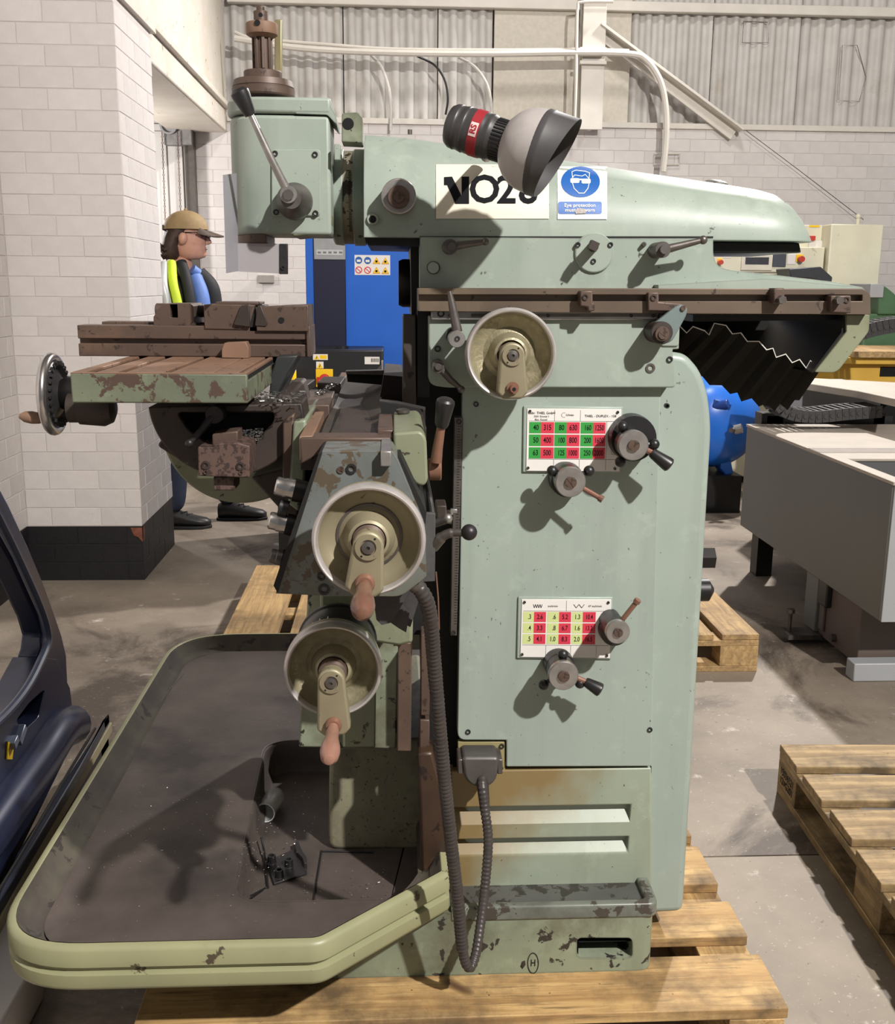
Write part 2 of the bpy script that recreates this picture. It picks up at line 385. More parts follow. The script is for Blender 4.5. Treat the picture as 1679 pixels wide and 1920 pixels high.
def brick_mesh(l, h, d=.02, b=.004):
    mb = MB(); mb.add([(-l/2,0,-h/2),(l/2,0,-h/2),(l/2,0,h/2),(-l/2,0,h/2),
        (-l/2,-d+b,-h/2),(l/2,-d+b,-h/2),(l/2,-d+b,h/2),(-l/2,-d+b,h/2),
        (-l/2+b,-d,-h/2+b),(l/2-b,-d,-h/2+b),(l/2-b,-d,h/2-b),(-l/2+b,-d,h/2-b)],
        [(8,9,10,11),(4,5,9,8),(5,6,10,9),(6,7,11,10),(7,4,8,11),(0,1,5,4),(1,2,6,5),(2,3,7,6),(3,0,4,7)])
    return mb
BR = {}
CH = .0895                               # course height
def bricks(parent, org, u, length, z0, z1, black_to=.268, keep=lambda x, z: True, bl=.232, joint=.0026):
    """brick skin on the vertical plane through org along unit vector u; outward normal = u rotated -90 deg"""
    u = V((u[0], u[1], 0)); ang = math.atan2(u.y, u.x); n = 0
    k0 = int(math.floor(z0/CH)); 
    for k in range(k0, int(math.ceil(z1/CH))):
        zc = (k + .5)*CH
        if zc + CH/2 > z1 + .03: continue
        s = -bl*.5 if k % 2 else 0.0
        while s < length - .01:
            a, b = max(s, 0), min(s + bl, length); s += bl
            if b - a < .03 or not keep(org[0] + u.x*(a+b)/2, zc): continue
            L = round(b - a - joint, 3); blk = zc < black_to
            key = (L, blk)
            if key not in BR:
                BR[key] = brick_mesh(L, CH - joint, .02, .0022).mesh('brick', V((0,0,0)), 0); BR[key].materials.append(BRICKB if blk else BRICKW)
            o = bpy.data.objects.new('brick', BR[key])
            p = V((org[0], org[1], 0)) + u*(a+b)/2 + V((0, 0, zc))
            p += V((u.y, -u.x, 0))*R.uniform(-.0008, .0007)
            link(o, parent, p); o.rotation_euler = (R.uniform(-.003, .003), R.uniform(-.002, .002), ang + R.uniform(-.002, .002)); n += 1
    return n
PYF, PYB, PXR, LWX = 4.93, 5.64, -1.205, -1.745   # pillar faces, left wall plane
BD = .0024
pil = struct('wall_pillar', MB().box((LWX-.3, PYF+BD, 0), (PXR-BD, PYB, 3.6)), MORTW)
bricks(pil, (LWX, PYF+.02), (1, 0), PXR-LWX, 0, 3.2)
bricks(pil, (PXR-.02, PYF), (0, 1), PYB-PYF, 0, 2.65)
part('red_chip', MB().add([(PXR+.0035, PYF+y, z) for y, z in ((.0,.262),(.03,.268),(.035,.235),(.02,.2),(.0,.19))] + [(PXR-x, PYF-.0035, z) for x, z in ((0,.19),(.02,.215),(.04,.222),(.055,.262),(.0,.262))], [(0,1,2,3,4),(5,6,7,8,9)]), BRICKR, pil, smooth=0, label='bare red brick where the black paint has chipped off')
part('dado_backing', MB().box((LWX-.3, PYF+BD-.0008, 0), (PXR-BD+.0008, PYB, .268)), MORTB, pil)
lw = struct('wall_left', MB().box((LWX-.4, 0, 0), (LWX-BD, PYF+.1, 3.6)), MORTW)
part('dado_backing', MB().box((LWX-.4, 0, 0), (LWX-BD+.0008, PYF+.1, .268)), MORTB, lw)
bricks(lw, (LWX-.02, 3.7), (0, 1), PYF-3.7, 0, 2.9)
# lintel and plain wall above the opening
OX, BY = -1.222, 8.2
LB = MB().box((OX-.42, PYB, 2.50), (OX, BY+.05, 2.66))
lin_o = struct('trim_lintel', LB, CONC_W, bevel=.012)
part('ledge', MB().px([(PYF+.05, 2.66), (PYF+.05, 2.70), (BY, 2.70), (BY, 2.66)], OX-.3, OX+.03), CONC_W, lin_o, bevel=.006)
struct('wall_over_opening', MB().box((OX-.42, PYB, 2.70), (OX-.004, BY+.05, 4.2)), CONC_W)
part('bearing_plate', MB().box((PXR-.02, PYF-.1, 2.63), (PXR+.02, PYB+.05, 2.80)), CONC_W, lin_o, bevel=.004)
# back wall
WX1 = 4.9
bw = struct('wall_back', MB().box((-3.2, BY+BD, 0), (WX1, BY+.3, 2.60)), MORTW)
nb = bricks(bw, (-1.57, BY+.02), (1, 0), WX1+1.57, 1.05, 2.60, keep=lambda x, z: (z > 1.80 and x > -.7) or (x < -.30) or (x > 3.6 and z > 1.2))
LEDGEZ = PY(900, 228, BY).z
part('ledge', MB().px([(BY-.02, LEDGEZ-.03), (BY-.02, LEDGEZ+.01), (BY+.1, LEDGEZ+.02), (BY+.1, LEDGEZ-.03)], -1.22, WX1), WHITEP, bw, bevel=.003)
# corrugated sheets
def corr(x0, x1, z0, z1, pitch, amp, y, ph=0):
    mb = MB(); n = int((x1-x0)/pitch*10); vs = []; fs = []
    for i in range(n+1):
        x = x0 + (x1-x0)*i/n; s = math.sin((x/pitch)*2*math.pi + ph); s = max(-.8, min(.8, s*1.25))
        for z in (z0, z1): vs.append((x, y - amp*s, z))
    for i in range(n): fs.append((2*i, 2*i+2, 2*i+3, 2*i+1))
    return mb.add(vs, fs)
SY = BY + .12
up = struct('wall_back_sheeting', MB().box((-1.4, SY+.06, LEDGEZ), (WX1, SY+.1, 4.4)), CONC_W)
edges = [-1.25, PY(645, 100, SY).x, PY(822, 100, SY).x, PY(925, 100, SY).x]
for a, b in zip(edges, edges[1:]): part('corrugated_sheet', corr(a, b-.008, LEDGEZ+.01, 4.3, .108, .020, SY - R.uniform(0, .008), R.uniform(0, .5)), SHEETW, up, smooth=60)
edges = [PY(1182, 100, SY).x, PY(1335, 100, SY).x, PY(1500, 100, SY).x, WX1]
for i, (a, b) in enumerate(zip(edges, edges[1:])): part('corrugated_sheet', corr(a, b-.008, LEDGEZ+.01, 4.3, .095 if i < 2 else .115, .018, SY - R.uniform(0, .008)), SHEETW, up, smooth=60)
for a, b in ((925, 1086), (1126, 1182)):
    part('flat_panel', MB().box((PY(a, 100, SY).x+.004, SY-.03, LEDGEZ+.02), (PY(b, 100, SY).x-.004, SY, 4.3)), plain('beige_flat_panel', (196,188,174), .6), up, bevel=.004)
RZ = PY(1100, 12, SY-.1).z
part('top_rail', MB().box((-1.2, SY-.08, RZ-.02), (WX1, SY-.02, RZ+.05)), WHITEP, up, bevel=.006)
part('door_patch_outline', MB().tube([PY(*q, SY-.026) for q in ((1395,40),(1440,42),(1442,80),(1392,80))], .003, 5, True), STEEL_D, up)
part('door_patch_outline', MB().tube([PY(*q, SY-.026) for q in ((1580,85),(1608,85),(1625,145),(1612,190),(1573,188))], .003, 5, True), STEEL_D, up)
# post with clamps, brace
CX = PY(1112, 120, BY-.1).x
post = struct('trim_post', MB().box((CX-.085, BY-.12, LEDGEZ-.06), (CX+.085, BY-.105, 4.4)).box((CX-.012, BY-.105, LEDGEZ-.06), (CX+.012, BY-.0, 4.4)).box((CX-.085, BY-.0, LEDGEZ-.06), (CX+.085, BY+.012, 4.4)), WHITEP, bevel=.003)
for yy in (92, 117):
    a = PY(1088, yy-4, BY-.15); b = PY(1138, yy+4, BY-.15)
    part('clamp_bar', MB().box((a.x, BY-.155, a.z), (b.x, BY-.12, b.z)), WHITEP, post, bevel=.003)
def beam(a, b, w, d, name, mat, parent=None):
    a, b = V(a), V(b); t = (b-a).normalized(); n = V((0,-1,0)); s = t.cross(n).normalized(); rot = Matrix((t, n, s)).transposed()
    return MB().obox((a+b)/2, (b-a).length, d, w, rot)
br = struct('trim_brace', beam(PY(1118, 52, BY-.04), PY(1378, 250, BY-.04), .11, .02, '', 0), WHITEP, bevel=.002)
part('flange', beam(PY(1126, 46, BY-.09), PY(1392, 244, BY-.09), .018, .10, '', 0), WHITEP, br, bevel=.002)
# conduits
def conduit(pts, Y, r, mat=WHITEP, label='white painted conduit running along the back wall', nm='conduit', n=10):
    o = part(nm, MB().tube(bez([PY(a, b, Y) for a, b in pts], n), r, 8), mat); tag(o, label, 'pipe'); return o
conduit([(440,72),(560,90),(700,98),(900,101),(1080,99),(1180,101),(1212,112),(1238,150),(1249,200),(1250,260),(1244,322)], BY-.17, .023, label='thick white conduit along the back wall bending down beside the diagonal brace')
conduit([(440,60),(480,72),(620,84),(740,92),(940,94),(1090,93),(1180,95)], BY-.155, .012, label='thin white pipe lying just above the thick back wall conduit')
conduit([(1150,3),(1092,4),(1084,14),(1082,60),(1081,140),(1078,238)], BY-.18, .011, label='thin white vertical conduit just before the white steel post')
conduit([(696,103),(715,125),(728,160),(734,200),(733,245)], BY-.06, .011, plain('white_cable', (200,196,188), .5), 'white cable curving down the corrugated sheet, first from the spindle', 'wall_cable')
conduit([(782,105),(815,122),(834,150),(840,185),(836,215)], BY-.06, .008, BLACKPL, 'black cable curving down the corrugated sheet above the lamp', 'wall_cable')
conduit([(860,107),(890,125),(912,155),(921,190),(924,225)], BY-.06, .011, plain('white_cable2', (200,196,188), .5), 'white cable curving down the sheet edge beside the flat panel', 'wall_cable')
cl = MB().tube([PY(a, b, BY-.03) for a, b in ((1228,288),(1275,288),(1275,308),(1228,308))], .006, 6, True)
tag(part('conduit_bracket', cl, WHITEP), 'white square bracket behind the lower end of the bent conduit', 'bracket')
tag(part('sloping_wire', MB().tube([PY(1400, 245, BY-.05), PY(1500, 320, BY-.05), PY(1620, 412, BY-.06)], .0026, 5), STEEL_D), 'thin wire sloping down the brick wall from the brace foot', 'wire')
# roller door and hoist in the passage
dX0, dX1 = -3.1, PY(372, 600, BY).x
dr = struct('door_1', MB().box((dX0, BY-.02, 0), (dX1-.03, BY+.01, 2.55)), plain('white_door_sheet', (196,192,188), .55, 0., .1, 6))
for i in range(12):
    x = dX1 - .06 - i*.115; part('plank', MB().box((x-.105, BY-.035, .02), (x, BY-.02, 2.5)), plain('white_plank', (198,194,190), .55, 0., .1, 6) if i == 0 else bpy.data.materials['white_plank'], dr, bevel=.004)
part('guide_rail', MB().box((dX1-.035, BY-.09, 0), (dX1+.035, BY, 2.5)), plain('dark_steel_guide', (88,82,76), .5, .4, .2), dr, bevel=.003, label='dark steel guide rail')
ho = thing('chain_hoist', 'round hoist wheel with two hanging chains on the wall behind the capped man', 'hoist', (PY(317,236,BY-.12).x, BY-.1, 0))
c = PY(317, 236, BY-.13)
part('wheel', MB().lathe(c, (0,-1,0), [(.045,0),(.062,.0),(.062,.03),(.048,.03),(.048,.012),(.02,.012),(.02,.04),(0,.04)], 28), plain('hoist_grey', (150,148,150), .5, .3), ho)
part('housing', MB().box((c.x-.045, BY-.125, c.z-.13), (c.x+.16, BY-.035, c.z-.0)), plain('hoist_body', (140,136,134), .55, .2, .25), ho, bevel=.006)
def chain(a, b, Y):
    mb = MB(); A = PY(*a, Y); B = PY(*b, Y); n = int((A-B).length/.022)
    for i in range(n):
        p = A.lerp(B, i/n); q = V((.006, 0, 0)) if i % 2 else V((0, .006, 0))
        mb.tube([p + V((0,0,.013)), p + q, p - V((0,0,.013)), p - q], .0028, 4, True)
    return mb
part('chain', chain((304,250), (314,520), BY-.15), plain('rusty_chain', (120,96,84), .6, .4), ho, kind='stuff')
part('chain', chain((333,250), (344,520), BY-.15), bpy.data.materials['rusty_chain'], ho, kind='stuff')
sk = part('wall_socket', MB().box(tuple(PY(484, 516, BY-.0)), tuple(PY(514, 530, BY-.03))), plain('grey_socket', (150,144,138), .5)); tag(sk, 'small grey double socket on the brick wall under the plastic guard', 'socket')
# ================================================================ THE MILLING MACHINE
YP = 1.78                                # front face of the column's cover panel
PALZ = .158
MM = thing('milling_machine', 'large sage green knee milling machine with three handwheels, standing on a wooden pallet', 'machine', (.2, 2.2, PALZ))
def P(name, mb, mat, parent=None, **k): return part(name, mb, mat, parent or MM, **k)
def pd(pts, Y, d, r=0, n=6): return MB().pix(rnd(pts, r, n) if r else pts, Y, d)
def screw(px, py, Y, rpx, parent=None, slot=False, mat=None):
    c = PY(px, py, Y); r = rpx*mpp(px, py, Y)
    if slot: mb = MB().lathe(c, (0,-1,0), [(r,-.004),(r,.0015),(0,.0015)], 14).obox(c + V((0,-.0016,0)), r*1.7, .0008, r*.3, Matrix.Rotation(.6,3,'Y'))
    else: mb = MB().lathe(c, (0,-1,0), [(r,-.004),(r,.002),(r*.55,.002),(r*.5,-.003),(0,-.003)], 12)
    return P('screw', mb, mat or IRON, parent)
# ---- base
bz0 = PALZ
bx1 = PY(1228, 1760, 1.70).x; LZ = PY(1225, 1692, 1.70).z
bx0 = PY(438, 1830, 1.70).x
base = P('base', MB().pz(rnd([(bx0,1.70),(bx1,1.70),(bx1,2.75),(bx0,2.75)], [.10,.03,.05,.05]), bz0, LZ-.012), GREEN_DIRTY, bevel=.006)
cut(base, MB().pix(rnd(rect(1086,1771,1191,1809), 10), 1.68, .14))
ca_, cb_ = PY(1087,1772,1.70), PY(1190,1808,1.70); cb_.z += .003
P('cavity_shade_liner', MB().add([(ca_.x,1.708,cb_.z),(cb_.x,1.708,cb_.z),(cb_.x,1.708,ca_.z),(ca_.x,1.708,ca_.z),(ca_.x,1.81,cb_.z),(cb_.x,1.81,cb_.z),(cb_.x,1.81,ca_.z),(ca_.x,1.81,ca_.z)], [(0,1,5,4),(1,2,6,5),(2,3,7,6),(3,0,4,7),(4,5,6,7)]), GRIME_SHADE, base, smooth=0)  # black inner faces put the shade of the cavity into the colour
sw = MB()
def shavings(mb, pts, n, s=.004):        # pts: list of (origin, u, v) patches
    for _ in range(n):
        o, u, v = R.choice(pts); c = V(o) + V(u)*R.random() + V(v)*R.random() + V((0,0,R.uniform(0,.006)))
        rot = Matrix.Rotation(R.uniform(0,6), 3, 'Z') @ Matrix.Rotation(R.uniform(-1,1), 3, 'X')
        mb.obox(c, s*R.uniform(.6,2), s*.5, s*.16, rot)
    return mb
a = V((ca_.x+.004, 0, cb_.z+.001)); b = V((cb_.x-.004, 0, 0))
sv = part('metal_shavings', shavings(MB(), [((a.x, 1.715, a.z), (b.x-a.x,0,0), (0,.085,.012))], 260, .005), plain('dark_shavings', (120,116,112), .35, .8, .4)); tag(sv, 'dark metal shavings in the hole at the lower right of the machine base', 'shavings'); sv['kind'] = 'stuff'
# trough ledge of the base: floor plus raised lip
lx0 = PY(846, 1690, 1.70).x
lip = [(lx0,1.697),(bx1+.004,1.697),(bx1+.004,1.80),(bx1-.018,1.80),(bx1-.018,1.715),(lx0,1.715)]
P('base_ledge', MB().pz(rnd(lip, [0,.02,0,.0,.012,0]), LZ-.03, LZ), paint('worn_ledge_paint', (132,138,124), (108,112,104), (72,66,60), .56, 20, (70,66,60), .5, 6, .35, .1), bevel=.005, seg=3)
P('ledge_floor', MB().box((lx0, 1.71, LZ-.02), (bx1-.01, 1.83, LZ-.011)), paint('sooty_ledge', (96,96,92), (78,78,76), (56,52,48), .55, 24, rough=.35, metal=.2), bevel=.002)
em = text_mb([('H', 0, 0, .014, 'CENTER', .7, .0003)], PY(1000,1806,1.6995), (1,0,0), (0,0,1), .0002)
P('cast_emblem', em, GRIME_SHADE, base, smooth=0)
P('emblem_ring', MB().tube([PY(1000 + 10*math.cos(a*.2618), 1806 + 19*math.sin(a*.2618), 1.6995) for a in range(24)], .0009, 5, True), GRIME_SHADE, base)
P('paint_flake', MB().py(xz([(976,1812),(979,1803),(985,1801),(986,1809),(980,1817)], 1.6998), 1.6995, 1.70), RUST_DARK, base)
# ---- column shell
col = P('column', pd([(868,662),(1262,660),(1288,664),(1314,692),(1330,735),(1337,800),(1283,1712),(1225,1715),(868,1690)], YP+.02, .62, [0,0,14,24,30,40,16,0,0], 5), GREEN_CLEAN, bevel=.030, seg=6)
pan = P('cover_panel', pd([(868,722),(1240,722),(1222,1437),(950,1438),(950,1388),(858,1388)], YP, .03, [0,0,4,3,0,16]), GREEN_CLEAN, bevel=.008, seg=4)
for q in ((893,758),(1251,761),(878,1372),(1219,1368)): screw(q[0], q[1], YP, 5)
low = P('louvre_panel', pd([(846,1446),(1222,1440),(1222,1690),(846,1690)], YP+.004, .03, 0), paint('sage_paint_oil_streaked', (148,158,142), (142,151,132), (80,66,50), .69, 24, (134,126,96), .62, 2.6, .40, left=(126,100,52), speck=(84,80,66)), bevel=.010, seg=4)
for (t0, t1, xr) in ((1512,1549,1184),(1572,1607,1180)):
    A = PY(820, t0, YP); B = PY(xr, t0, YP); zt = PY(1000, t0, YP+.004).z; zb = PY(1000, t1, YP+.004).z
    cut(low, MB().px([(YP, zt), (YP+.028, zt), (YP+.028, zt-.006), (YP+.0, zb)], A.x, B.x))
P('panel_gap', pd(rect(850,1436,1222,1449), YP+.02, .01), HOLLOW_SHADE)
P('connector_plate', pd(rect(859,1390,948,1462), YP+.006, .012), paint('yellow_stained_plate', (148,138,96), (126,112,72), (70,58,44), .62, 26, rough=.45), bevel=.002)
screw(941,1399,YP+.006,5); screw(940,1440,YP+.006,4)
cb = P('connector_box', pd([(866,1420),(937,1420),(932,1462),(918,1476),(888,1476),(872,1462)], YP-.05, .056, 10), plain('grey_cast_connector', (92,88,86), .45, .4, .2, 30), bevel=.005)
for x in (863, 937): P('latch', pd(rect(x-4,1424,x+6,1452), YP-.045, .05), STEEL_D, cb, bevel=.002)
# ---- hose: corrugated conduit
hp = bez([PY(768,1092,1.38), PY(790,1108,1.38), PY(806,1150,1.40), PY(815,1250,1.45), PY(828,1400,1.50), PY(842,1540,1.54), PY(858,1680,1.58), PY(868,1780,1.60), PY(874,1806,1.605), PY(881,1814,1.61), PY(888,1804,1.62), PY(896,1770,1.64), PY(908,1680,1.68), PY(916,1580,1.70), PY(910,1520,1.71), PY(905,1475,1.72), PY(904,1455,1.74)], 60)
hs = [hp[0]]
for p in hp:
    if (p - hs[-1]).length > .0016: hs.append(p)
hr = mpp(815,1250,1.45)*13.2
rad = []
Ltot = 0
for i, p in enumerate(hs):
    if i: Ltot += (p - hs[i-1]).length
    sh = 1.0 if i < len(hs)*.62 else .82
    rad.append(hr*sh*(1.0 + .085*math.sin(Ltot/.0078*2*math.pi)))
P('corrugated_hose', MB().tube(hs, rad, 14), plain('grey_hose', (72,66,64), .42, .25, .2, 20), smooth=50)
e0, e1 = hs[-30], hs[-1]
P('hose_gland', MB().cyl(hs[-1], hs[-38], hr*1.15, hr*.85, 16), RUBBER, label='black rubber gland joining the hose to its connector')
P('hose_ferrule', MB().cyl(PY(762,1088,1.37), PY(785,1100,1.38), hr*.95, hr*1.05, 16), STEEL_D)
# ---- upper slide box with controls
YB = 1.76
sb = P('slide_box', pd([(804,592),(1275,598),(1274,655),(1262,655),(1268,727),(838,727),(804,722)], YB, .08, [4,4,0,0,8,10,30]), GREEN, bevel=.007, seg=3)
P('slide_box_wall', pd([(1222,600),(1276,600),(1274,650),(1240,650)], YB-.003, .03, 6), GREEN, bevel=.004)
sc_ = P('scale_strip', pd(rect(809,583,1258,600), YB-.008, .03), STEEL, bevel=.0015)
P('scale_slot', pd(rect(884,588,1232,594), YB-.009, .004), STEEL_D, sc_)
for x, y in ((827,588),(1240,593)): screw(x, y, YB-.008, 7, sc_)
for x in (843,1028,1184,1225): screw(x, 592, YB-.009, 3, sc_)
for x, y, r_ in ((821,654,6),(1256,674,6)): screw(x, y, YB, r_)
screw(1220,690,YB,9,mat=STEEL_D)
# lever with hub at the left of the slide box
def ycyl(px, py, Y0, Y1, rpx, Yr=None, seg=28, r1=None):
    c = PY(px, py, Y0); r = rpx*mpp(px, py, Y0); return MB().lathe(c, (0,1,0), [(r*.94,0),(r,.0015),(r if r1 is None else r1, Y1-Y0)], seg)
cl_ = P('clamp_lever', MB().tube([PY(843,546,YB-.065), PY(848,570,YB-.064), PY(858,622,YB-.06)], [.0035,.0062,.0085], 12), STEEL_D)
P('hub', ycyl(857,636,YB-.075,YB-.04,16), STEEL, cl_); P('hub_base', ycyl(852,630,YB-.045,YB,15), IRON, cl_); screw(858,635,YB-.075,5,cl_)
sl = P('small_lever', MB().tube([PY(826,690,YB-.03), PY(845,712,YB-.03), PY(864,728,YB-.03)], [.0065,.0055,.004], 10).sph(PY(865,730,YB-.03), .0065, 14), STEEL_D)
P('hub', ycyl(822,688,YB-.042,YB,12).lathe(PY(822,688,YB-.042),(0,-1,0),[(.008,0),(.005,.004),(0,.004)],14), STEEL_D, sl)
# link arm at the right of the slide box
la_pts = [(1218,628),(1226,608),(1268,575),(1280,570),(1291,578),(1288,592),(1262,640),(1240,648)]
la = P('link_arm', pd(la_pts, YB-.04, .014, 8), paint('link_grey_green', (116,128,126), (100,112,112), (80,80,78), .68, 30, rough=.35), bevel=.003)
P('boss', ycyl(1242,624,YB-.052,YB,21), RUST_DARK, la); P('boss_screw', ycyl(1243,626,YB-.058,YB-.045,14), RUST, la); screw(1244,627,YB-.059,9,la,slot=True,mat=RUST)
P('pin', ycyl(1282,578,YB-.043,YB-.03,5), RUST, la)
# ---- handwheels
def handwheel(nm, cx, cy, Yr, rpx, hub, arm, hubY, label, handle=None, hmat=None, dial=None, bolt=None, goldm=GOLD):
    """cx,cy: rim centre; Yr: rim plane; hub: (px,py) of the crank face; arm: (px,py) of the arm end"""
    c = PY(cx, cy, Yr); r = rpx*mpp(cx, cy, Yr); k = r
    w = P(nm, MB().lathe(c, (0,1,0), [(.97*k,-.006),(.90*k,-.002),(.86*k,.010),(.74*k,.018),(.58*k,.022),(.47*k,.017),(.40*k,.004),(.36*k,-.004),(.31*k,-.006),(.29*k,-.002),(.29*k,.05),(.98*k,.026),(1.0*k,.008),(.97*k,-.006)], 64, cap=False), goldm, label=label)
    rr = .052*k
    P('rim', MB().lathe(c, (0,1,0), [(.885*k,-.001),(.895*k,-.006),(.92*k,-.0095),(.95*k,-.0105),(.98*k,-.008),(1.0*k,-.001),(1.0*k,.010),(.97*k,.018),(.93*k,.018),(.885*k,-.001)], 72, cap=False), RIMM, w)
    hc = PY(hub[0], hub[1], hubY); hk = .275*k
    P('hub', MB().lathe(V((c.x, hubY, c.z)), (0,1,0), [(.72*hk,.004),(.80*hk,.008),(.86*hk,.03),(1.05*hk,.032),(1.05*hk,Yr-hubY+.03)], 32), RUST, w)
    e = PY(arm[0], arm[1], hubY+.004); sx = .30*k
    d = V((e.x-c.x, 0, e.z-c.z)); L = d.length; d.normalize(); n = V((d.z, 0, -d.x))
    pts = []
    for i in range(13): 
        an = math.pi*i/12; q = n*math.cos(an)*hk*.98 - d*math.sin(an)*hk*.98; pts.append(q)
    hw2 = sx*1.12
    pts += [-n*hw2 + d*(L-.01), -n*(hw2-.01) + d*(L), n*(hw2-.01) + d*L, n*hw2 + d*(L-.01)]
    ca = P('crank_arm', MB().ext([V((c.x, hubY, c.z)) + q for q in pts], (0,.024,0)), GOLD2, w, bevel=.004, seg=3)
    P('hub_cap', MB().lathe(V((c.x, hubY, c.z)), (0,-1,0), [(.82*hk,-.002),(.82*hk,.003),(.5*hk,.003),(.48*hk,.001),(.0,.001)], 28), GOLD2, w)
    P('spindle_end', MB().lathe(V((c.x, hubY-.001, c.z)), (0,-1,0), [(.40*hk,0),(.40*hk,.004),(.12*hk,.005),(.1*hk,.002),(0,.002)], 24), STEEL_D, w)
    for s_ in (1, -1):
        P('pin_hole', MB().cyl(V((c.x+s_*.42*hk, hubY-.0028, c.z+s_*.55*hk)), V((c.x+s_*.42*hk, hubY-.0034, c.z+s_*.55*hk)), .07*hk, seg=10), HOLLOW_SHADE, w)
    b = V((c.x, hubY, c.z)) + d*(L-.018)
    if handle:
        hl = handle
        P('handle', MB().lathe(b, (0,-1,-.02), [(.0085,-.004),(.0085,.006),(.0075,.008),(.0085,.02),(.0100,.030),(.0092,.040),(.0105,.052),(.0135,.072),(.0145,.088),(.0125,.104),(.007,.114),(0,.117)] if hl > 0 else [(.01,0)], 24), hmat, w)
        P('handle_collar', MB().lathe(b, (0,-1,0), [(.0125,0),(.0125,.005),(.010,.010)], 20), COPPER, w)
    if bolt:
        P('crank_bolt', MB().cyl(b, b + V((0,-.022,0)), .0058, seg=16).lathe(b, (0,-1,0), [(.010,0),(.010,.004),(.007,.004)], 16), COPPER, w)
        P('bolt_bore', MB().cyl(b + V((0,-.0221,0)), b + V((0,-.0226,0)), .003, seg=12), HOLLOW_SHADE, w)
    if dial:
        P('dial', dial, BLACKPL, w)
    return w
hwA = handwheel('upper_handwheel', 958, 664, 1.685, 86, (962,670), (961,748), 1.655, 'gold hammered dish with chrome rim on the slide box', bolt=True)
c = PY(958,664,1.685); P('dial', MB().lathe(V((c.x,1.722,c.z)), (0,1,0), [(.040,0),(.045,.045)], 36), GREEN, hwA)
hwB = handwheel('knee_handwheel', 692, 1012, 1.27, 107, (688,1030), (682,1118), 1.232, 'large gold hammered wheel with chrome rim and crank on the knee front', handle=1, hmat=COPPER, goldm=GOLD2)
c = PY(692,1012,1.27); P('dial', MB().lathe(V((c.x,1.29,c.z)), (0,1,0), [(.042,0),(.044,.05)], 36), STEEL_D, hwB)
hwC = handwheel('lower_handwheel', 625, 1255, 1.50, 92, (627,1285), (627,1378), 1.447, 'lower gold hammered wheel with salmon brown handle', handle=1, hmat=PINK)
c = PY(625,1255,1.50); k = 92*mpp(625,1255,1.50)
P('dial', MB().lathe(V((c.x,1.53,c.z)), (0,1,0), [(.80*k,0),(.84*k,.006),(.84*k,.09),(.87*k,.092),(.87*k,.10),(.80*k,.11)], 48), BLACKPL, hwC)
dm = MB()
for an in (100, 112, 124, 136): 
    q = V((c.x + .842*k*math.cos(math.radians(an)), 1.55, c.z + .842*k*math.sin(math.radians(an)))); dm.obox(q, .0012, .035, .0016, Matrix.Rotation(-math.radians(an), 3, 'Y'))
P('dial_mark', dm, LABW, hwC)
# ---- way bar with dogs under the overarm
wb_ = P('way_bar', pd([(785,540),(1618,541),(1633,549),(1634,590),(1240,588),(785,584)], 1.74, .12, [0,0,10,2,0,0]), WAY, bevel=.002)
cut(wb_, MB().pix(rect(780,553,1628,565), 1.72, .035))
P('slot_bottom', pd(rect(786,552,1628,567), 1.768, .01), HOLLOW_SHADE, wb_)
def dog(name, pts, d, bolts, hexes=()):
    o = P(name, pd(pts, 1.74-d, d+.02), RUST, bevel=.002)
    for b_ in bolts: screw(b_[0], b_[1], 1.74-d, 6, o, mat=RUST_DARK)
    for b_ in hexes:
        cc = PY(b_[0], b_[1], 1.74-d); P('hex_bolt', MB().cyl(cc, cc + V((0,-.014,0)), 8*mpp(*b_,1.72), seg=6), STEEL_D, o, smooth=0)
    return o
dog('trip_dog', [(1089,545),(1112,545),(1112,568),(1116,570),(1116,583),(1104,584),(1103,576),(1089,574)], .022, [(1098,557)])
dog('end_stop', [(1216,548),(1236,548),(1236,566),(1280,569),(1280,584),(1216,583)], .012, [(1226,558)])
dog('trip_dog', [(1452,540),(1472,540),(1473,570),(1452,569)], .022, [], [(1463,562)])
dog('end_stop', [(1559,554),(1597,554),(1597,587),(1559,586)], .014, [(1588,562)], [(1570,563)])
# ---- overarm carrier (the green body on the way bar)
carr = P('overarm_carrier', pd([(788,444),(1338,449),(1338,478),(1346,500),(1372,507),(1440,514),(1560,528),(1615,538),(1622,545),(788,541)], 1.775, .40, [3,0,8,16,20,0,0,6,2,3], 6), GREEN, bevel=.006, seg=3)
P('carrier_flange', pd([(1235,534),(1440,522),(1618,538),(1624,546),(1235,545)], 1.745, .05, [0,10,6,2,0]), GREEN, bevel=.006)
P('plug', ycyl(813,502,1.771,1.79,11), GREEN_CLEAN)
P('plug_ring', MB().tube([PY(813+11.5*math.cos(a*.3491), 502+11.5*math.sin(a*.3491), 1.774) for a in range(18)], .0008, 5, True), GRIME_SHADE)
def ball_lever(nm, hx, hy, ex, ey, Y, hubr, mat, ballr):
    o = P(nm, MB().tube([PY(hx,hy,Y), PY((hx+ex)/2,(hy+ey)/2,Y-.002), PY(ex,ey,Y-.004)], [.0075,.006,.0045], 12).sph(PY(ex,ey,Y-.004), ballr, 18), mat)
    P('hub', ycyl(hx-3,hy,Y-.012,1.78,hubr), mat, o); P('hub_cap', ycyl(hx,hy,Y-.022,Y-.01,hubr*.55), mat, o); return o
ball_lever('ball_lever', 848, 462, 911, 453, 1.745, 14, STEEL_D, .0065)
ball_lever('ball_lever', 1247, 468, 1319, 450, 1.735, 15, STEEL_D, .0072)
fl = P('round_flange', ycyl(1115,474,1.770,1.79,37), GREEN, bevel=.001)
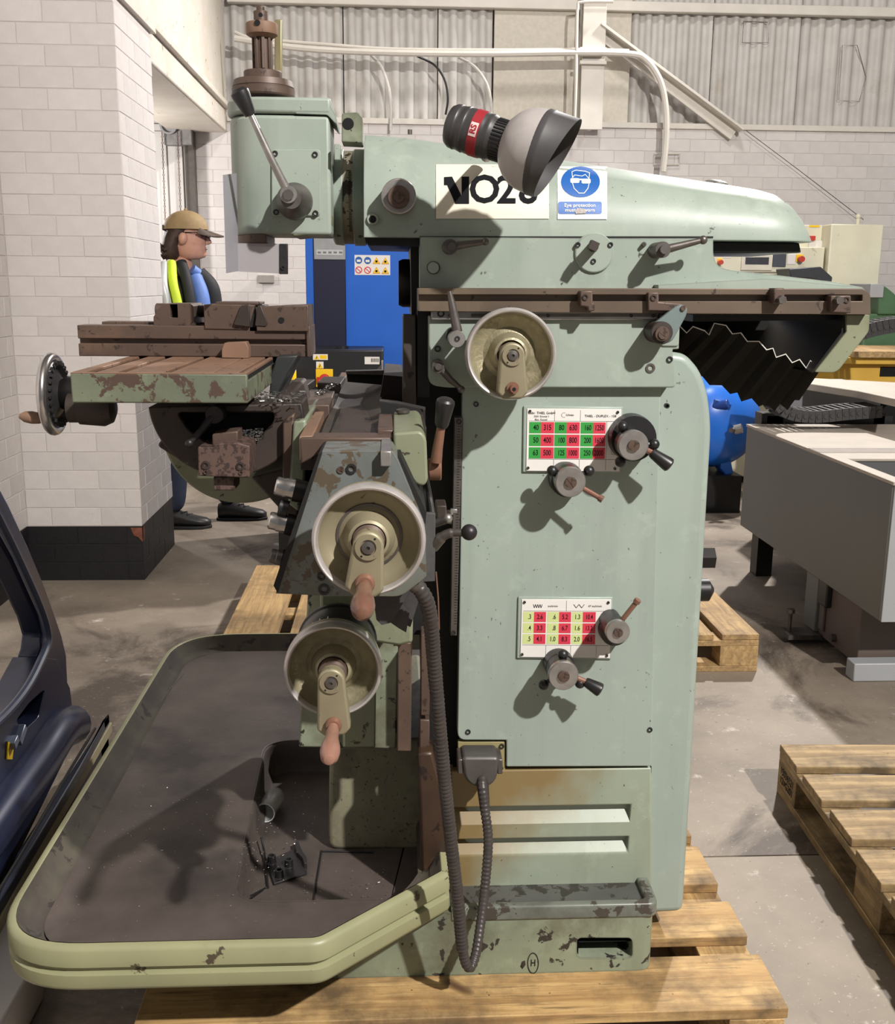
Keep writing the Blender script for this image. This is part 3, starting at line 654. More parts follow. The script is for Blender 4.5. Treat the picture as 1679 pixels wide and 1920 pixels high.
for x, y in ((1084,459),(1145,459),(1113,490)): screw(x, y, 1.770, 5, fl)
cc = PY(1113,461,1.74); P('square_stub', MB().cyl(PY(1113,462,1.77), PY(1113,462,1.735), 10*mpp(1113,462,1.75), seg=20).obox(PY(1113,461,1.728), .014, .018, .014, Matrix.Rotation(.4,3,'Y')), RUST_DARK, fl)
P('grease_nipple', MB().cyl(PY(1208,458,1.78), PY(1208,458,1.765), .005, .003, 10), STEEL_D); 
# ---- ram: rounded overarm
def ram():
    st = [(683,247,445,.20),(760,252,446,.20),(830,262,446,.20),(1000,285,448,.20),(1245,322,450,.20),(1400,344,451,.20),(1450,352,452,.20),(1478,360,452,.196),(1498,376,452,.188),(1510,396,452,.176),(1517,420,452,.16),(1520,438,452,.145)]
    rings = []; Yc = 1.98
    for x, t, b, hw in st:
        X = PY(x, b, Yc-hw+.005).x; zb = PY(683, 445, 1.785).z + (PY(1519, 452, 1.785).z - PY(683, 445, 1.785).z)*(x-683)/836; zt = PY(x, t, 1.90).z; ring = []
        hh = zt - zb
        for i in range(25):
            a = math.pi*i/24; n = 2.9
            ring.append(V((X, Yc - hw*math.copysign(abs(math.cos(a))**(2/n), math.cos(a)), zb + hh*.0 + hh*abs(math.sin(a))**(2/n*1.25))))
        rings.append(ring)
    return MB().loft(rings)
P('ram', ram(), GREEN, bevel=0, smooth=40)
P('ram_seam', pd(rect(788,443,1338,446), 1.779, .3), GRIME_SHADE)
P('ram_slide', pd([(1336,452),(1500,455),(1504,474),(1336,474)], 1.83, .26), BLACK, bevel=.003)
P('lug', MB().lathe(PY(1345,339,1.93), (.16,0,1), [(.021,-.01),(.021,-.003),(.016,-.0005),(.0,.001)], 20), STEEL)
P('oil_cup', MB().cyl(PY(769,252,1.9), PY(769,243,1.9), .004, seg=10), STEEL_D)
rd = P('ring_dial', ycyl(748,368,1.748,1.79,33), STEEL, bevel=.001)
P('knob', ycyl(748,369,1.735,1.76,21), RUST, rd); screw(748,370,1.734,10,rd,slot=True,mat=RUST)
P('socket_bore', ycyl(699,411,1.776,1.80,11), GREEN); P('bore', ycyl(699,411,1.775,1.776,7), HOLLOW_SHADE)
# number sticker and eye protection sticker, flat on the ram's face
YS = 1.7795
def sticker(nm, pts, label):
    return P(nm, MB().pix(pts, YS-.0009, .0009+.012), LAB, label=label)
# sticker planes: the ram's lower face curves back, so the stickers are bent to it
def ram_y(px, py):                       # depth of the ram's skin at a pixel (marching the view ray)
    X0, Yc, hw = None, 1.98, .20
    lo, hi = 1.70, 1.98
    def inside(Y):
        p = PY(px, py, Y); t = 262 + (px-830)*(345-262)/(1400-830); zb = PY(px, 448, 1.785).z; hh = PY(px, t, 1.90).z - zb
        u = min(1, max(0, (Yc - Y)/hw)); s_ = max(0, 1 - u**2.9); s2 = s_**(1/2.9); # |sin|^(2/n)
        return (p.z - zb) < hh*(s_**(.5*2/2.9*1.25))
    for _ in range(30):
        mid = (lo+hi)/2
        if inside(mid): hi = mid
        else: lo = mid
    return hi
def bent(mb, x0, y0, x1, y1, lift=.0012, nx=10, ny=8):
    vs = []; fs = []
    for j in range(ny+1):
        for i in range(nx+1):
            x = x0 + (x1-x0)*i/nx; y = y0 + (y1-y0)*j/ny; vs.append(PY(x, y, ram_y(x, y)-lift))
    for j in range(ny):
        for i in range(nx): fs.append((j*(nx+1)+i, j*(nx+1)+i+1, (j+1)*(nx+1)+i+1, (j+1)*(nx+1)+i))
    return mb.add(vs, fs)
def drape(mb2d, lift=.002):              # mb2d: vertices as (px, py, 0) laid on the ram's skin
    bm = bmesh.new(); vs = [bm.verts.new((v.x, v.y, 0)) for v in mb2d.v]
    for f in mb2d.f:
        try: bm.faces.new([vs[i] for i in f])
        except ValueError: pass
    bmesh.ops.triangulate(bm, faces=bm.faces[:])
    for _ in range(4):
        ed = [e for e in bm.edges if e.calc_length() > 7]
        if not ed: break
        bmesh.ops.subdivide_edges(bm, edges=ed, cuts=1); bmesh.ops.triangulate(bm, faces=[f for f in bm.faces if len(f.verts) > 3])
    bm.verts.index_update()
    m = MB(); m.add([PY(v.co.x, v.co.y, ram_y(v.co.x, v.co.y)-lift) for v in bm.verts], [[v.index for v in f.verts] for f in bm.faces]); bm.free(); return m
def text2d(items):
    m = MB()
    for st, x, y, hgt, al, sx, off in items:
        t = text_mb([(st, 0, 0, hgt, al, sx, off)], (0,0,0), (1,0,0), (0,1,0))
        m.add([V((x + v.x, y - v.y, 0)) for v in t.v], t.f)
    return m
def poly2d(mb, pts): mb.add([V((a, b, 0)) for a, b in pts], [list(range(len(pts)))]); return mb
ns = P('number_sticker', bent(MB(), 818, 308, 1030, 410), LAB, label='cream sticker with large black characters', smooth=60)
ns_ink = text2d([('O', 909, 357, 51, 'CENTER', .98, 1.6), ('2', 950, 358, 51, 'CENTER', 1.0, 1.6), ('8', 991, 358, 51, 'CENTER', 1.0, 1.6)])
poly2d(ns_ink, [(833,332),(848,331),(846,347),(833,347)]); poly2d(ns_ink, [(836,340),(848,331),(868,371),(868,382),(854,382)]); poly2d(ns_ink, [(866,331),(880,331),(880,382),(866,382)])
P('lettering', drape(ns_ink), INK, ns, smooth=0)
es = P('eye_protection_sticker', bent(MB(), 1046, 312, 1139, 411), LABW, label='white sticker with blue safety sign of a head in goggles', smooth=60)
bl = MB(); 
n_ = 36; bl.add([V((1089,341,0))] + [V((1089+36.5*math.cos(2*math.pi*i/n_), 341+29*math.sin(2*math.pi*i/n_), 0)) for i in range(n_)], [(0, i+1, (i+1) % n_+1) for i in range(n_)])
poly2d(bl, rnd(rect(1047,378,1129,401), 4, 3))
P('blue_sign', drape(bl, .0018), PBLUE, es, smooth=0)
wh = MB()
def line2d(mb, pts, w, closed=False):
    n = len(pts)
    for i in range(n if closed else n-1):
        a, b = V(pts[i]), V(pts[(i+1) % n]); t = (b-a).normalized(); q = V((-t.y, t.x))*w/2
        poly2d(mb, [tuple(a-q-t*w*.3), tuple(b-q+t*w*.3), tuple(b+q+t*w*.3), tuple(a+q-t*w*.3)])
line2d(wh, [(1074,333),(1073,322),(1080,319),(1098,321),(1106,324),(1105,335)], 1.3)
line2d(wh, [(1074,333),(1078,328),(1092,330),(1098,327),(1104,334)], 1.2)
line2d(wh, [(1073,340),(1077,353),(1086,362),(1096,362),(1103,353),(1106,340)], 1.3)
poly2d(wh, rnd(rect(1070,334,1087,343), 3, 3)); poly2d(wh, rnd(rect(1091,335,1108,344), 3, 3)); poly2d(wh, rect(1086,335,1092,338))
for s_, y in (('Eye protection', 385), ('must be worn', 394)):
    t2 = text2d([(s_, 1088, y, 6.4, 'CENTER', 1.08, .12)]); wh.add(t2.v, t2.f)
P('sign_print', drape(wh, .0026), LABW, es, smooth=0)
pf_ = MB(); poly2d(pf_, [(1079,394),(1086,390),(1098,392),(1099,400),(1080,401)]); P('sign_scuff', drape(pf_, .003), STEEL_D, es, smooth=0)
# ---- swivel head at the left end
hx0, hx1 = PY(620,360,1.90).x, PY(683,360,1.90).x
zc_ = PY(650, 362, 1.93).z; hr_ = (PY(650,268,1.86).z - PY(650,455,1.86).z)/2; zc_ = (PY(650,268,1.86).z + PY(650,455,1.86).z)/2; YC = 1.96
def xl(prof, mat, nm, par=None, seg=56, y=YC, z=zc_, **k): return P(nm, MB().lathe((0, y, z), (1,0,0), prof, seg), mat, par, **k)
xa = lambda px: PY(px, 360, 1.85).x
xl([(hr_*.92, xa(618)),(hr_*1.0, xa(622)),(hr_*1.02, xa(641))], GREEN, 'swivel_flange', bevel=.002)
xl([(hr_*.985, xa(640)),(hr_*.985, xa(661))], paint('graduated_band', (150,146,128), (130,124,104), (56,44,36), .56, 20, (70,56,42), .5, 5, .35, .4), 'graduated_band')
xl([(hr_*1.02, xa(660)),(hr_*1.02, xa(684))], GREEN, 'ram_flange', bevel=.002)
gm = MB()
for i in range(40):
    an = math.radians(150 + i*2.0); rr_ = hr_*.987; q = V((xa(655) - (.002 if i % 5 == 0 else 0), YC + rr_*math.cos(an), zc_ + rr_*math.sin(an)))
    gm.obox(q, .008 if i % 5 == 0 else .005, .0008, .0008, Matrix.Rotation(an, 3, 'X'))
P('scale_mark', gm, INK)
P('swivel_core', MB().lathe((0,YC,zc_),(1,0,0),[(hr_*.7, xa(596)),(hr_*.7, xa(625))],40), BLACK)
P('ram_black_way', pd([(683,444),(790,447),(786,462),(690,460)], 1.80, .3), BLACK)
P('bracket', pd([(641,212),(672,210),(680,220),(680,268),(641,266)], 1.80, .06, [6,6,4,2,2]), GREEN_DIRTY, bevel=.004)
P('bracket_bore', ycyl(653,232,1.799,1.81,11), HOLLOW_SHADE)
P('index_plate', pd([(627,270),(638,270),(638,300),(627,300)], 1.785, .02), GREEN, bevel=.001)
# head casting: rounded vertical barrel + box to the right, with lid
YH = 1.80
hl, hm, hrx = PY(434,300,YH+.06).x, PY(555,300,YH).x, PY(620,300,YH).x
hzt, hzl, hzb = PY(500,176,YH).z, PY(500,212,YH).z, PY(500,440,YH).z
plan = [(hrx, YH)] + [(hl+.0625 - .0625*math.sin(math.radians(a)), YH + .065 - .065*math.cos(math.radians(a))) for a in range(0, 181, 10)] + [(hrx, YH+.13)]
P('head', MB().pz(plan, hzb, hzl-.002), GREEN, bevel=.006, seg=3)
lidp = [(hrx+.002, YH-.003)] + [(hl+.0625 - .066*math.sin(math.radians(a)), YH + .065 - .068*math.cos(math.radians(a))) for a in range(0, 181, 10)] + [(hrx+.002, YH+.133)]
P('head_lid', MB().pz(lidp, hzl, hzt-.004), GREEN, bevel=.005, seg=3)
P('head_lid_side', pd([(555,188),(616,193),(630,215),(630,232),(614,215),(555,213)], YH-.002, .13, [0,8,4,2,4,0]), GREEN, bevel=.003)
P('head_nose', MB().pz([(x*.9+.1*(hl+.06), y) for x, y in plan[1:-1]], PY(500,458,YH).z, hzb+.002), RUST, bevel=.003)
P('head_boss', pd([(548,400),(622,400),(622,436),(548,444)], YH+.002, .12, [0,0,14,6]), GREEN_OLD, bevel=.006)
fp = P('head_cover', pd(rnd(rect(509,280,601,405), 8), YH-.004, .01), GREEN, bevel=.0015)
for x, y in ((516,288),(591,290),(518,398),(592,400)): screw(x, y, YH-.004, 5.5, fp)
hv = P('feed_lever', MB().tube([PY(458,190,YH-.10), PY(470,215,YH-.098), PY(505,290,YH-.09), PY(535,350,YH-.075)], [.0045,.0048,.0058,.007], 14), STEEL)
P('hub', MB().lathe(PY(546,372,YH-.075), (0,1,0), [(.016,0),(.018,.004),(.022,.03),(.028,.045),(.030,.06),(.026,.075)], 32), STEEL_D, hv)
P('hub_cap', ycyl(541,365,YH-.082,YH-.07,16), STEEL, hv); P('spline', MB().cyl(PY(541,365,YH-.0825), PY(541,365,YH-.086), .0085, seg=8), STEEL_D, hv, smooth=0)
P('knob', MB().lathe(PY(470,216,YH-.098), PY(452,178,YH-.102)-PY(470,216,YH-.098), [(0,-.001),(.0085,0),(.010,.006),(.0145,.030),(.0145,.036),(.010,.041),(0,.042)], 22), BLACKPL, hv)
# spindle top
sx = PY(492,160,YH+.05).x; zz = lambda py: PY(492, py, YH+.05).z; mp_ = mpp(492,150,YH+.05)
sp_ = P('spindle_flange', MB().lathe((sx, YH+.065, 0), (0,0,1), [(57*mp_, zz(181)),(59*mp_, zz(178)),(59*mp_, zz(166)),(57*mp_, zz(165)),(57*mp_, zz(163)),(58*mp_, zz(162)),(55*mp_, zz(150)),(53*mp_, zz(149)),(36*mp_, zz(148.5)),(36*mp_, zz(133)),(35*mp_, zz(131.5)),(22*mp_, zz(131))], 56), RUST, smooth=14)
spl = MB().cyl((sx,YH+.065,zz(128)), (sx,YH+.065,zz(62)), 15*mp_, seg=24)
for i in range(8):
    an = i*math.pi/4 + .2; spl.obox((sx + 16*mp_*math.cos(an), YH+.065 + 16*mp_*math.sin(an), (zz(128)+zz(62))/2), 6*mp_, 6*mp_, zz(62)-zz(128), Matrix.Rotation(an, 3, 'Z'))
P('splined_shaft', spl, RUST, sp_, bevel=.0008)
P('collar', MB().lathe((sx,YH+.065,0), (0,0,1), [(20*mp_, zz(68)),(29*mp_, zz(62)),(30*mp_, zz(58)),(30*mp_, zz(42)),(28*mp_, zz(40)),(0, zz(40))], 36), RUST_LIGHT, sp_)
P('collar_bore', MB().cyl((sx-.004,YH+.065-30*mp_-.0004,zz(46)), (sx-.004,YH+.065-28*mp_,zz(46)), 5.5*mp_, seg=14), HOLLOW_SHADE, sp_)
P('draw_bolt', MB().lathe((sx-.001,YH+.065,0), (0,0,1), [(13.5*mp_, zz(42)),(13.5*mp_, zz(18)),(12*mp_, zz(17)),(8*mp_, zz(17)),(8*mp_, zz(9)),(6*mp_, zz(8)),(0, zz(8))], 24), RUST, sp_)
P('bolt_bore', MB().cyl((sx,YH+.065-13.6*mp_,zz(27)), (sx,YH+.065-12*mp_,zz(27)), 4*mp_, seg=12), HOLLOW_SHADE, sp_)
P('depth_rod', pd(rect(515,36,529,185), YH+.10, .012), paint('tarnished_rod', (156,146,110), (136,126,96), (80,60,50), .66, 30, rough=.4, metal=.5), sp_, bevel=.002)
# clear guards below the head
g1 = [PY(418,328,YH-.05), PY(441,325,YH+.0), PY(445,508,YH+.0), PY(424,512,YH-.05)]
P('clear_guard', MB().ext(g1, (.002,.003,0)), PERSPEX, label='dusty clear plastic guard strip beside the head')
P('clear_guard', MB().ext([PY(443,456,YH), PY(525,457,YH), PY(525,513,YH), PY(446,509,YH)], (0,.004,0)), PERSPEX2, label='cloudy clear plastic plate below the head nose')
P('guard_bracket', pd(rect(524,457,540,514), YH-.002, .006), IRON, bevel=.001); screw(531,502,YH-.002,4)
# horizontal spindle nose and dark knee guideways
Xn = PY(750,530,1.95).x
zs = PY(760,531,1.95).z; rs = (PY(760,485,1.95).z-PY(760,577,1.95).z)/2
P('spindle_nose', MB().lathe((0,1.99,zs), (1,0,0), [(rs*.5, Xn-.002),(rs*.92, Xn-.002),(rs, Xn+.006),(rs, Xn+.020),(rs*.9, Xn+.022),(rs*.9, Xn+.030),(rs*.98, Xn+.032),(rs*.98, Xn+.05)], 56), BLACK)
P('spindle_housing', pd([(770,462),(790,462),(790,592),(780,600),(772,590)], 1.86, .26), BLACK)
P('guard_plate', pd([(756,592),(780,592),(781,764),(756,760)], 1.80, .12), paint('dark_worn_plate', (74,66,60), (60,54,50), (44,38,36), .6, 20, rough=.5, metal=.3), bevel=.002)
P('column_way', pd([(778,588),(870,588),(866,1640),(802,1640),(792,1190),(760,1190),(756,760),(778,760)], 1.84, .3), GRIME_SHADE)
P('way_strip', pd([(783,540),(808,540),(806,745),(783,745)], 1.80, .05), BLACK)
ss = P('vertical_scale', pd([(853,783),(868,783),(857,1192),(845,1192)], YP-.005, .03), STEEL_D, bevel=.001)
tm = MB()
for i in range(75):
    y = 800 + i*5.0; x = 853 - (y-783)*.019; L_ = 8 if i % 5 == 0 else 5
    a, b = PY(x+6, y, YP-.0055), PY(x+6+L_, y, YP-.0055); tm.box((a.x, YP-.0056, a.z), (b.x, YP-.004, a.z+.0006))
P('scale_mark', tm, INK, ss); screw(861,791,YP-.005,5,ss); screw(851,1186,YP-.005,4,ss)
# ---- number plates with speed tables
def plate(nm, quad, Y, cols, rows, label, dy):
    (ax, ay), (bx, by), (cx2, cy2), (dx, dy2) = quad
    back = P('plate_pad', MB().pix([(ax-7,ay-5),(bx+3,by-4),(cx2+3,cy2+3),(dx-7,dy2+3)], Y-.004, .006), GREEN_CLEAN, bevel=.002)
    o = P(nm, MB().pix(quad, Y-.0055, .003), LABW, label=label, bevel=.0004)
    def loc(u, v):                       # fractions across / down the plate -> pixel
        x = (ax*(1-u)+bx*u)*(1-v) + (dx*(1-u)+cx2*u)*v; y = (ay*(1-u)+by*u)*(1-v) + (dy2*(1-u)+cy2*u)*v; return x, y
    return o, loc
def cellmb(loc, Y, u0, v0, u1, v1):
    return [PY(*loc(a, b), Y) for a, b in ((u0,v0),(u1,v0),(u1,v1),(u0,v1))]
def plate_text(loc, Y, items):
    m = MB()
    o = PY(*loc(0, 0), Y); ex = PY(*loc(1, 0), Y); ux = (ex - o); ux.y = 0; ux.normalize()
    ez = PY(*loc(0, 1), Y); uz = (o - ez); uz.y = 0; uz.normalize()
    for st, u, v, hgt, sx_, off in items:
        c = PY(*loc(u, v), Y); t = text_mb([(st, 0, 0, hgt, 'CENTER', sx_, off)], c, ux, uz, .0002); m.add(t.v, t.f)
    return m
def grid(mb, loc, Y, us, vs, w=.0006):
    for u, v0, v1 in us: a, b = PY(*loc(u, v0), Y), PY(*loc(u, v1), Y); mb.add([a+V((-w/2,0,0)), a+V((w/2,0,0)), b+V((w/2,0,0)), b+V((-w/2,0,0))], [(0,1,2,3)])
    for v, u0_, u1_ in vs: a, b = PY(*loc(u0_, v), Y), PY(*loc(u1_, v), Y); mb.add([a+V((0,0,-w/2)), b+V((0,0,-w/2)), b+V((0,0,w/2)), a+V((0,0,w/2))], [(0,1,2,3)])
    return mb
mm = mpp(1080, 820, YP)
p1, l1 = plate('speed_plate', [(989,766),(1166,767),(1162,884),(987,883)], YP, 0, 0, 'white plate with green and red speed numbers', 0)
YT = YP-.0058
CU = [(.025,.15,.29),(.295,.425,.563),(.572,.705,.838)]; CV = [(.215,.395),(.415,.60),(.62,.80)]
for u0_, um, u1_ in CU:
    for v0, v1 in CV:
        P('green_cell', MB().add(cellmb(l1, YT, u0_, v0, um, v1), [(0,1,2,3)]), PGREEN, p1, smooth=0)
        P('red_cell', MB().add(cellmb(l1, YT, um, v0, u1_, v1), [(0,1,2,3)]), PRED, p1, smooth=0)
its = []
for (u0_, um, u1_), cols in zip(CU, ((('40','50','63'),('315','400','500')), (('80','100','125'),('630','800','1000')), (('160','200','250'),('1250','1600','2000')))):
    for (v0, v1), g, r_ in zip(CV, *cols):
        its += [(g, (u0_+um)/2+.01, (v0+v1)/2, 10*mm, .72 if len(g) < 3 else .62, .0001), (r_, (um+u1_)/2, (v0+v1)/2, 10.5*mm, .66 if len(r_) < 4 else .58, .0001)]
its += [('Gebr. THIEL GmbH', .155, .07, 4.6*mm, .95, 0), ('3501 Emstal 1', .155, .125, 3.6*mm, 1, 0), ('Bez. Kassel', .15, .175, 3.6*mm, 1, 0), ('THIEL - DUPLEX - 158', .78, .115, 4.4*mm, 1, 0), ('U/min', .455, .10, 4.2*mm, 1, 0), ('C', .385, .105, 10*mm, .9, -.0004), ('C', .925, .31, 10*mm, .9, -.0004), ('C', .925, .70, 10*mm, .9, -.0004)]
lt = plate_text(l1, YT-.0002, its)
grid(lt, l1, YT-.0001, [(u, .02, .2) for u in (.293,.567)] + [(u, .81, .98) for u in (.293,.567,.85)] + [(.85,.2,.8)], [(.2,.02,.98),(.81,.02,.98)], .0004)
P('lettering', lt, INK, p1, smooth=0)
for q in ((.03,.04),(.96,.05),(.02,.95),(.95,.955)): x, y = l1(*q); screw(x, y, YP-.0055, 2.6, p1)
p2, l2 = plate('feed_plate', [(979,1124),(1147,1124),(1144,1234),(976,1232)], YP, 0, 0, 'white plate with pale green and red feed numbers', 0)
CU = [(.02,.14,.275),(.29,.42,.555),(.567,.685,.83)]; CV = [(.215,.39),(.41,.58),(.60,.77)]
for u0_, um, u1_ in CU:
    for v0, v1 in CV:
        P('pale_green_cell', MB().add(cellmb(l2, YT, u0_, v0, um, v1), [(0,1,2,3)]), PLIME, p2, smooth=0)
        P('red_cell', MB().add(cellmb(l2, YT, um, v0, u1_, v1), [(0,1,2,3)]), PRED, p2, smooth=0)
its = []
for (u0_, um, u1_), cols in zip(CU, ((('.3','.4','.5'),('2.6','3.3','4.1')), (('.6','.8','1.0'),('5.2','6.7','8.3')), (('1.3','1.6','2.0'),('10.4','13.2','16.5')))):
    for (v0, v1), g, r_ in zip(CV, *cols):
        its += [(g, (u0_+um)/2+(.012 if len(g) < 3 else 0), (v0+v1)/2, 9.5*mm, .70, .0001), (r_, (um+u1_)/2, (v0+v1)/2, 9.5*mm, .70 if len(r_) < 4 else .62, .0001)]
its += [('inch/min', .35, .115, 4*mm, 1, 0), ('47 inch/min', .82, .115, 4*mm, 1, 0)]
lt = plate_text(l2, YT-.0002, its)
def zig(loc, Y, u0, u1, v, a, n):
    m = MB(); pts = [PY(*loc(u0 + (u1-u0)*i/(2*n), v + (a if i % 2 else -a)), Y) for i in range(2*n+1)]
    for p, q in zip(pts, pts[1:]): d = (q-p).normalized(); s_ = V((-d.z, 0, d.x))*.0005; m.add([p-s_, q-s_, q+s_, p+s_], [(0,1,2,3)])
    return m
for z_ in (zig(l2, YT-.0001, .13, .23, .115, .03, 4), zig(l2, YT-.0001, .58, .70, .115, .03, 2)): lt.add(z_.v, z_.f)
grid(lt, l2, YT-.0001, [(.5,.02,.2)] + [(u, .79, .98) for u in (.283,.56,.845)], [(.2,.02,.98),(.79,.02,.98)], .0004)
P('lettering', lt, INK, p2, smooth=0)
for q in ((.03,.045),(.965,.05),(.02,.95),(.965,.955)): x, y = l2(*q); screw(x, y, YP-.0055, 2.6, p2)
# ---- selector knobs (disc + drum + balls + lever)
def selector(bx, by, br, cx, cy, cr, balls, lever=None, stub=None, slot_ang=.6, drumY=.055):
    Yf = YP - .075
    o = P('selector_knob', MB().lathe(PY(bx, by, YP), (0,-1,0), [(br*mpp(bx,by,YP), -.005), (br*mpp(bx,by,YP)*1.0, .012), (br*mpp(bx,by,YP)*.96, .03)], 32), BLACKPL)
    c = PY(cx, cy, Yf); r = cr*mpp(cx, cy, Yf)
    P('drum', MB().lathe(c, (0,1,0), [(r*.96, .002), (r*.98, .03), (r*.9, .034), (r*.9, .075)], 32), IRON, o)
    P('face_disc', MB().lathe(c, (0,1,0), [(r*.94,-.002),(r,0),(r,.008),(r*.9,.010)], 36), STEEL, o)
    P('face_screw', MB().lathe(c + V((0,-.002,0)), (0,-1,0), [(r*.38,0),(r*.38,.004),(0,.0045)], 20).obox(c + V((0,-.0066,0)), r*.74, .0006, r*.09, Matrix.Rotation(slot_ang,3,'Y')), RUST, o)
    for x, y in balls:
        q = PY(x, y, Yf+.022); P('ball', MB().sph(q, .0095*1.0, 18).cyl(q, V((c.x, Yf+.022, c.z)), .004, seg=8), BLACKPL, o)
    if lever:
        (x0, y0), (x1, y1) = lever; a, b = PY(x0, y0, Yf+.018), PY(x1, y1, Yf+.010); d = b - a
        P('lever_rod', MB().cyl(V((c.x, Yf+.02, c.z)), a, .005, seg=10), COPPER, o)
        L = d.length; P('lever_grip', MB().lathe(a, d, [(0,-.001),(.0075,0),(.009,.004),(.0125,L*.8),(.0125,L*.93),(.009,L),(0,L+.001)], 20), BLACKPL, o)
    if stub:
        (x0, y0), (x1, y1) = stub; a, b = PY(x0, y0, Yf+.02), PY(x1, y1, Yf+.01); d = (b-a).normalized()
        P('lever_rod', MB().cyl(V((c.x, Yf+.02, c.z)), b, .0045, seg=10).cyl(b, b + d*.007, .0062, seg=10), COPPER, o)
    return o
selector(1182,818,44, 1188,835,29, [(1168,800),(1227,833),(1164,866)], lever=((1222,848),(1258,874)), slot_ang=-.6)
selector(1060,896,32, 1070,904,29, [(1036,883),(1105,883)], stub=((1098,917),(1124,933)), slot_ang=.9)
selector(1147,1176,27, 1159,1185,23, [], stub=((1170,1160),(1193,1130)), slot_ang=1.2)
selector(1046,1240,28, 1057,1267,28.5, [(1056,1227),(1020,1284),(1088,1281)], lever=((1098,1278),(1128,1295)), slot_ang=.05)
# ---- chip tray with rolled rim, floor and sump well
def offs(poly, d):                       # inward offset of a closed polygon (counter-clockwise or not)
    n = len(poly); A = sum(poly[i][0]*poly[(i+1)%n][1] - poly[(i+1)%n][0]*poly[i][1] for i in range(n)); sg = 1 if A > 0 else -1; out = []
    for i in range(n):
        a, b, c = V(poly[i-1]), V(poly[i]), V(poly[(i+1)%n]); t1 = (b-a).normalized(); t2 = (c-b).normalized()
        nn = (V((-t1.y, t1.x)) + V((-t2.y, t2.x))); 
        if nn.length < 1e-6: nn = V((-t1.y, t1.x))
        nn.normalize(); k = max(.5, nn.dot(V((-t1.y, t1.x)))); q = b + nn*(sg*d/k); out.append((q.x, q.y))
    return out
TL, TF, TB = -.656, 1.493, 3.03
TRO = rnd([(.100,1.690),(-.118,TF),(TL,TF),(TL,TB),(.36,TB),(.36,1.93),(.100,1.93)], [.005,.02,.16,.20,.03,.01,.01], 12)
prof = [(.010,.296),(.002,.300),(0,.306),(0,.326),(.009,.330),(.009,.337),(0,.341),(0,.368),(.005,.375),(.014,.376),(.020,.370)]
rim = MB().loft([[V((x, y, z)) for x, y in offs(TRO, d)] for d, z in prof], cap=False)
n_ = len(TRO)
tray = P('chip_tray', rim, paint('tray_yellow_green_paint', (150,149,114), (138,138,106), (76,66,52), .66, 22, (116,104,70), .58, 4, .42), smooth=50, label='yellowed green rim of the tray')
ins = MB().loft([[V((x, y, z)) for x, y in offs(TRO, d)] for d, z in [(.016,.3757),(.0205,.371),(.034,.345),(.048,.336),(.056,.335)]], cap=False)
P('inner_wall', ins, paint('sooty_tray_wall', (84,80,68), (66,60,54), (54,48,45), .6, 14, (62,56,54), .46, 5, .75, spec=.2), tray, smooth=60)
TFP = rnd([(.046,1.714),(-.139,1.547),(TL+.054,TF+.054),(TL+.054,TB-.054),(.306,TB-.054),(.306,1.984),(.046,1.984)], [0,.012,.11,.15,0,0,0], 10)
fl = P('tray_floor', MB().pz(TFP, .322, .3355), TRAYM, tray, smooth=0)
upan = P('under_pan', MB().pz(offs(TRO, .008), .297, .303), GREEN_OLD, tray)
wf, wbk = PZ(600,1688,.335).y, PZ(560,1388,.335).y
wl0, wl1 = PZ(448,1640,.335).x, PZ(488,1430,.335).x
xd = -.118 + (wf - TF)*1.116 - .085
well = rnd([(wl1,wbk),(.085,wbk),(.085,1.86),(.03,1.72),(xd,wf),(wl0,wf)], [.07,.01,.01,.03,.03,.07], 8)
WZ = .262
wp = MB().pz(well, WZ-.05, .36); cut(fl, wp); cut(base, MB().pz(offs(well, -.002), WZ-.004, .36))
cut(upan, MB().pz(offs(well, -.002), .28, .36))
wm = MB().loft([[V((x, y, z)) for x, y in offs(well, d)] for d, z in [(-.004,.3358),(.0,.334),(.004,.326),(.008,WZ+.02),(.02,WZ)]], cap=False)
wm.add([V((x, y, WZ)) for x, y in offs(well, .018)], [list(range(len(well)))])
P('sump_well', wm, TRAYM, tray, smooth=50)
a, b, c_ = PZ(598,1600,WZ), PZ(600,1680,WZ), PZ(700,1597,WZ)
sm = MB()
for p, q in ((PZ(603,1595,WZ+.002), PZ(588,1688,WZ+.002)), (PZ(603,1596,WZ+.002), PZ(700,1598,WZ+.002)), (PZ(498,1665,WZ+.01), PZ(470,1680,WZ+.06))):
    sm.tube([p, q], .0018, 6)
P('seam_wire', sm, GRIME_SHADE, tray)
P('tray_seam', MB().tube(bez([PZ(345,1262,.3365), PZ(300,1318,.3365), PZ(200,1490,.3365), PZ(110,1650,.3365), PZ(92,1690,.3365)], 8), .0014, 6), STEEL_D, tray)
chips = shavings(MB(), [(PZ(150,1640,.337), (.42,0,0), (0,.35,0)), (PZ(430,1690,.337), (.1,0,0), (0,.25,0)), ((-.2,1.68,WZ+.003), (.2,0,0), (0,.2,0))], 260, .0022)
ch_ = part('metal_chips', chips, plain('bright_chips', (190,186,180), .3, .8, .3)); ch_['kind'] = 'stuff'; tag(ch_, 'tiny bright metal chips scattered over the chip tray floor', 'chips')
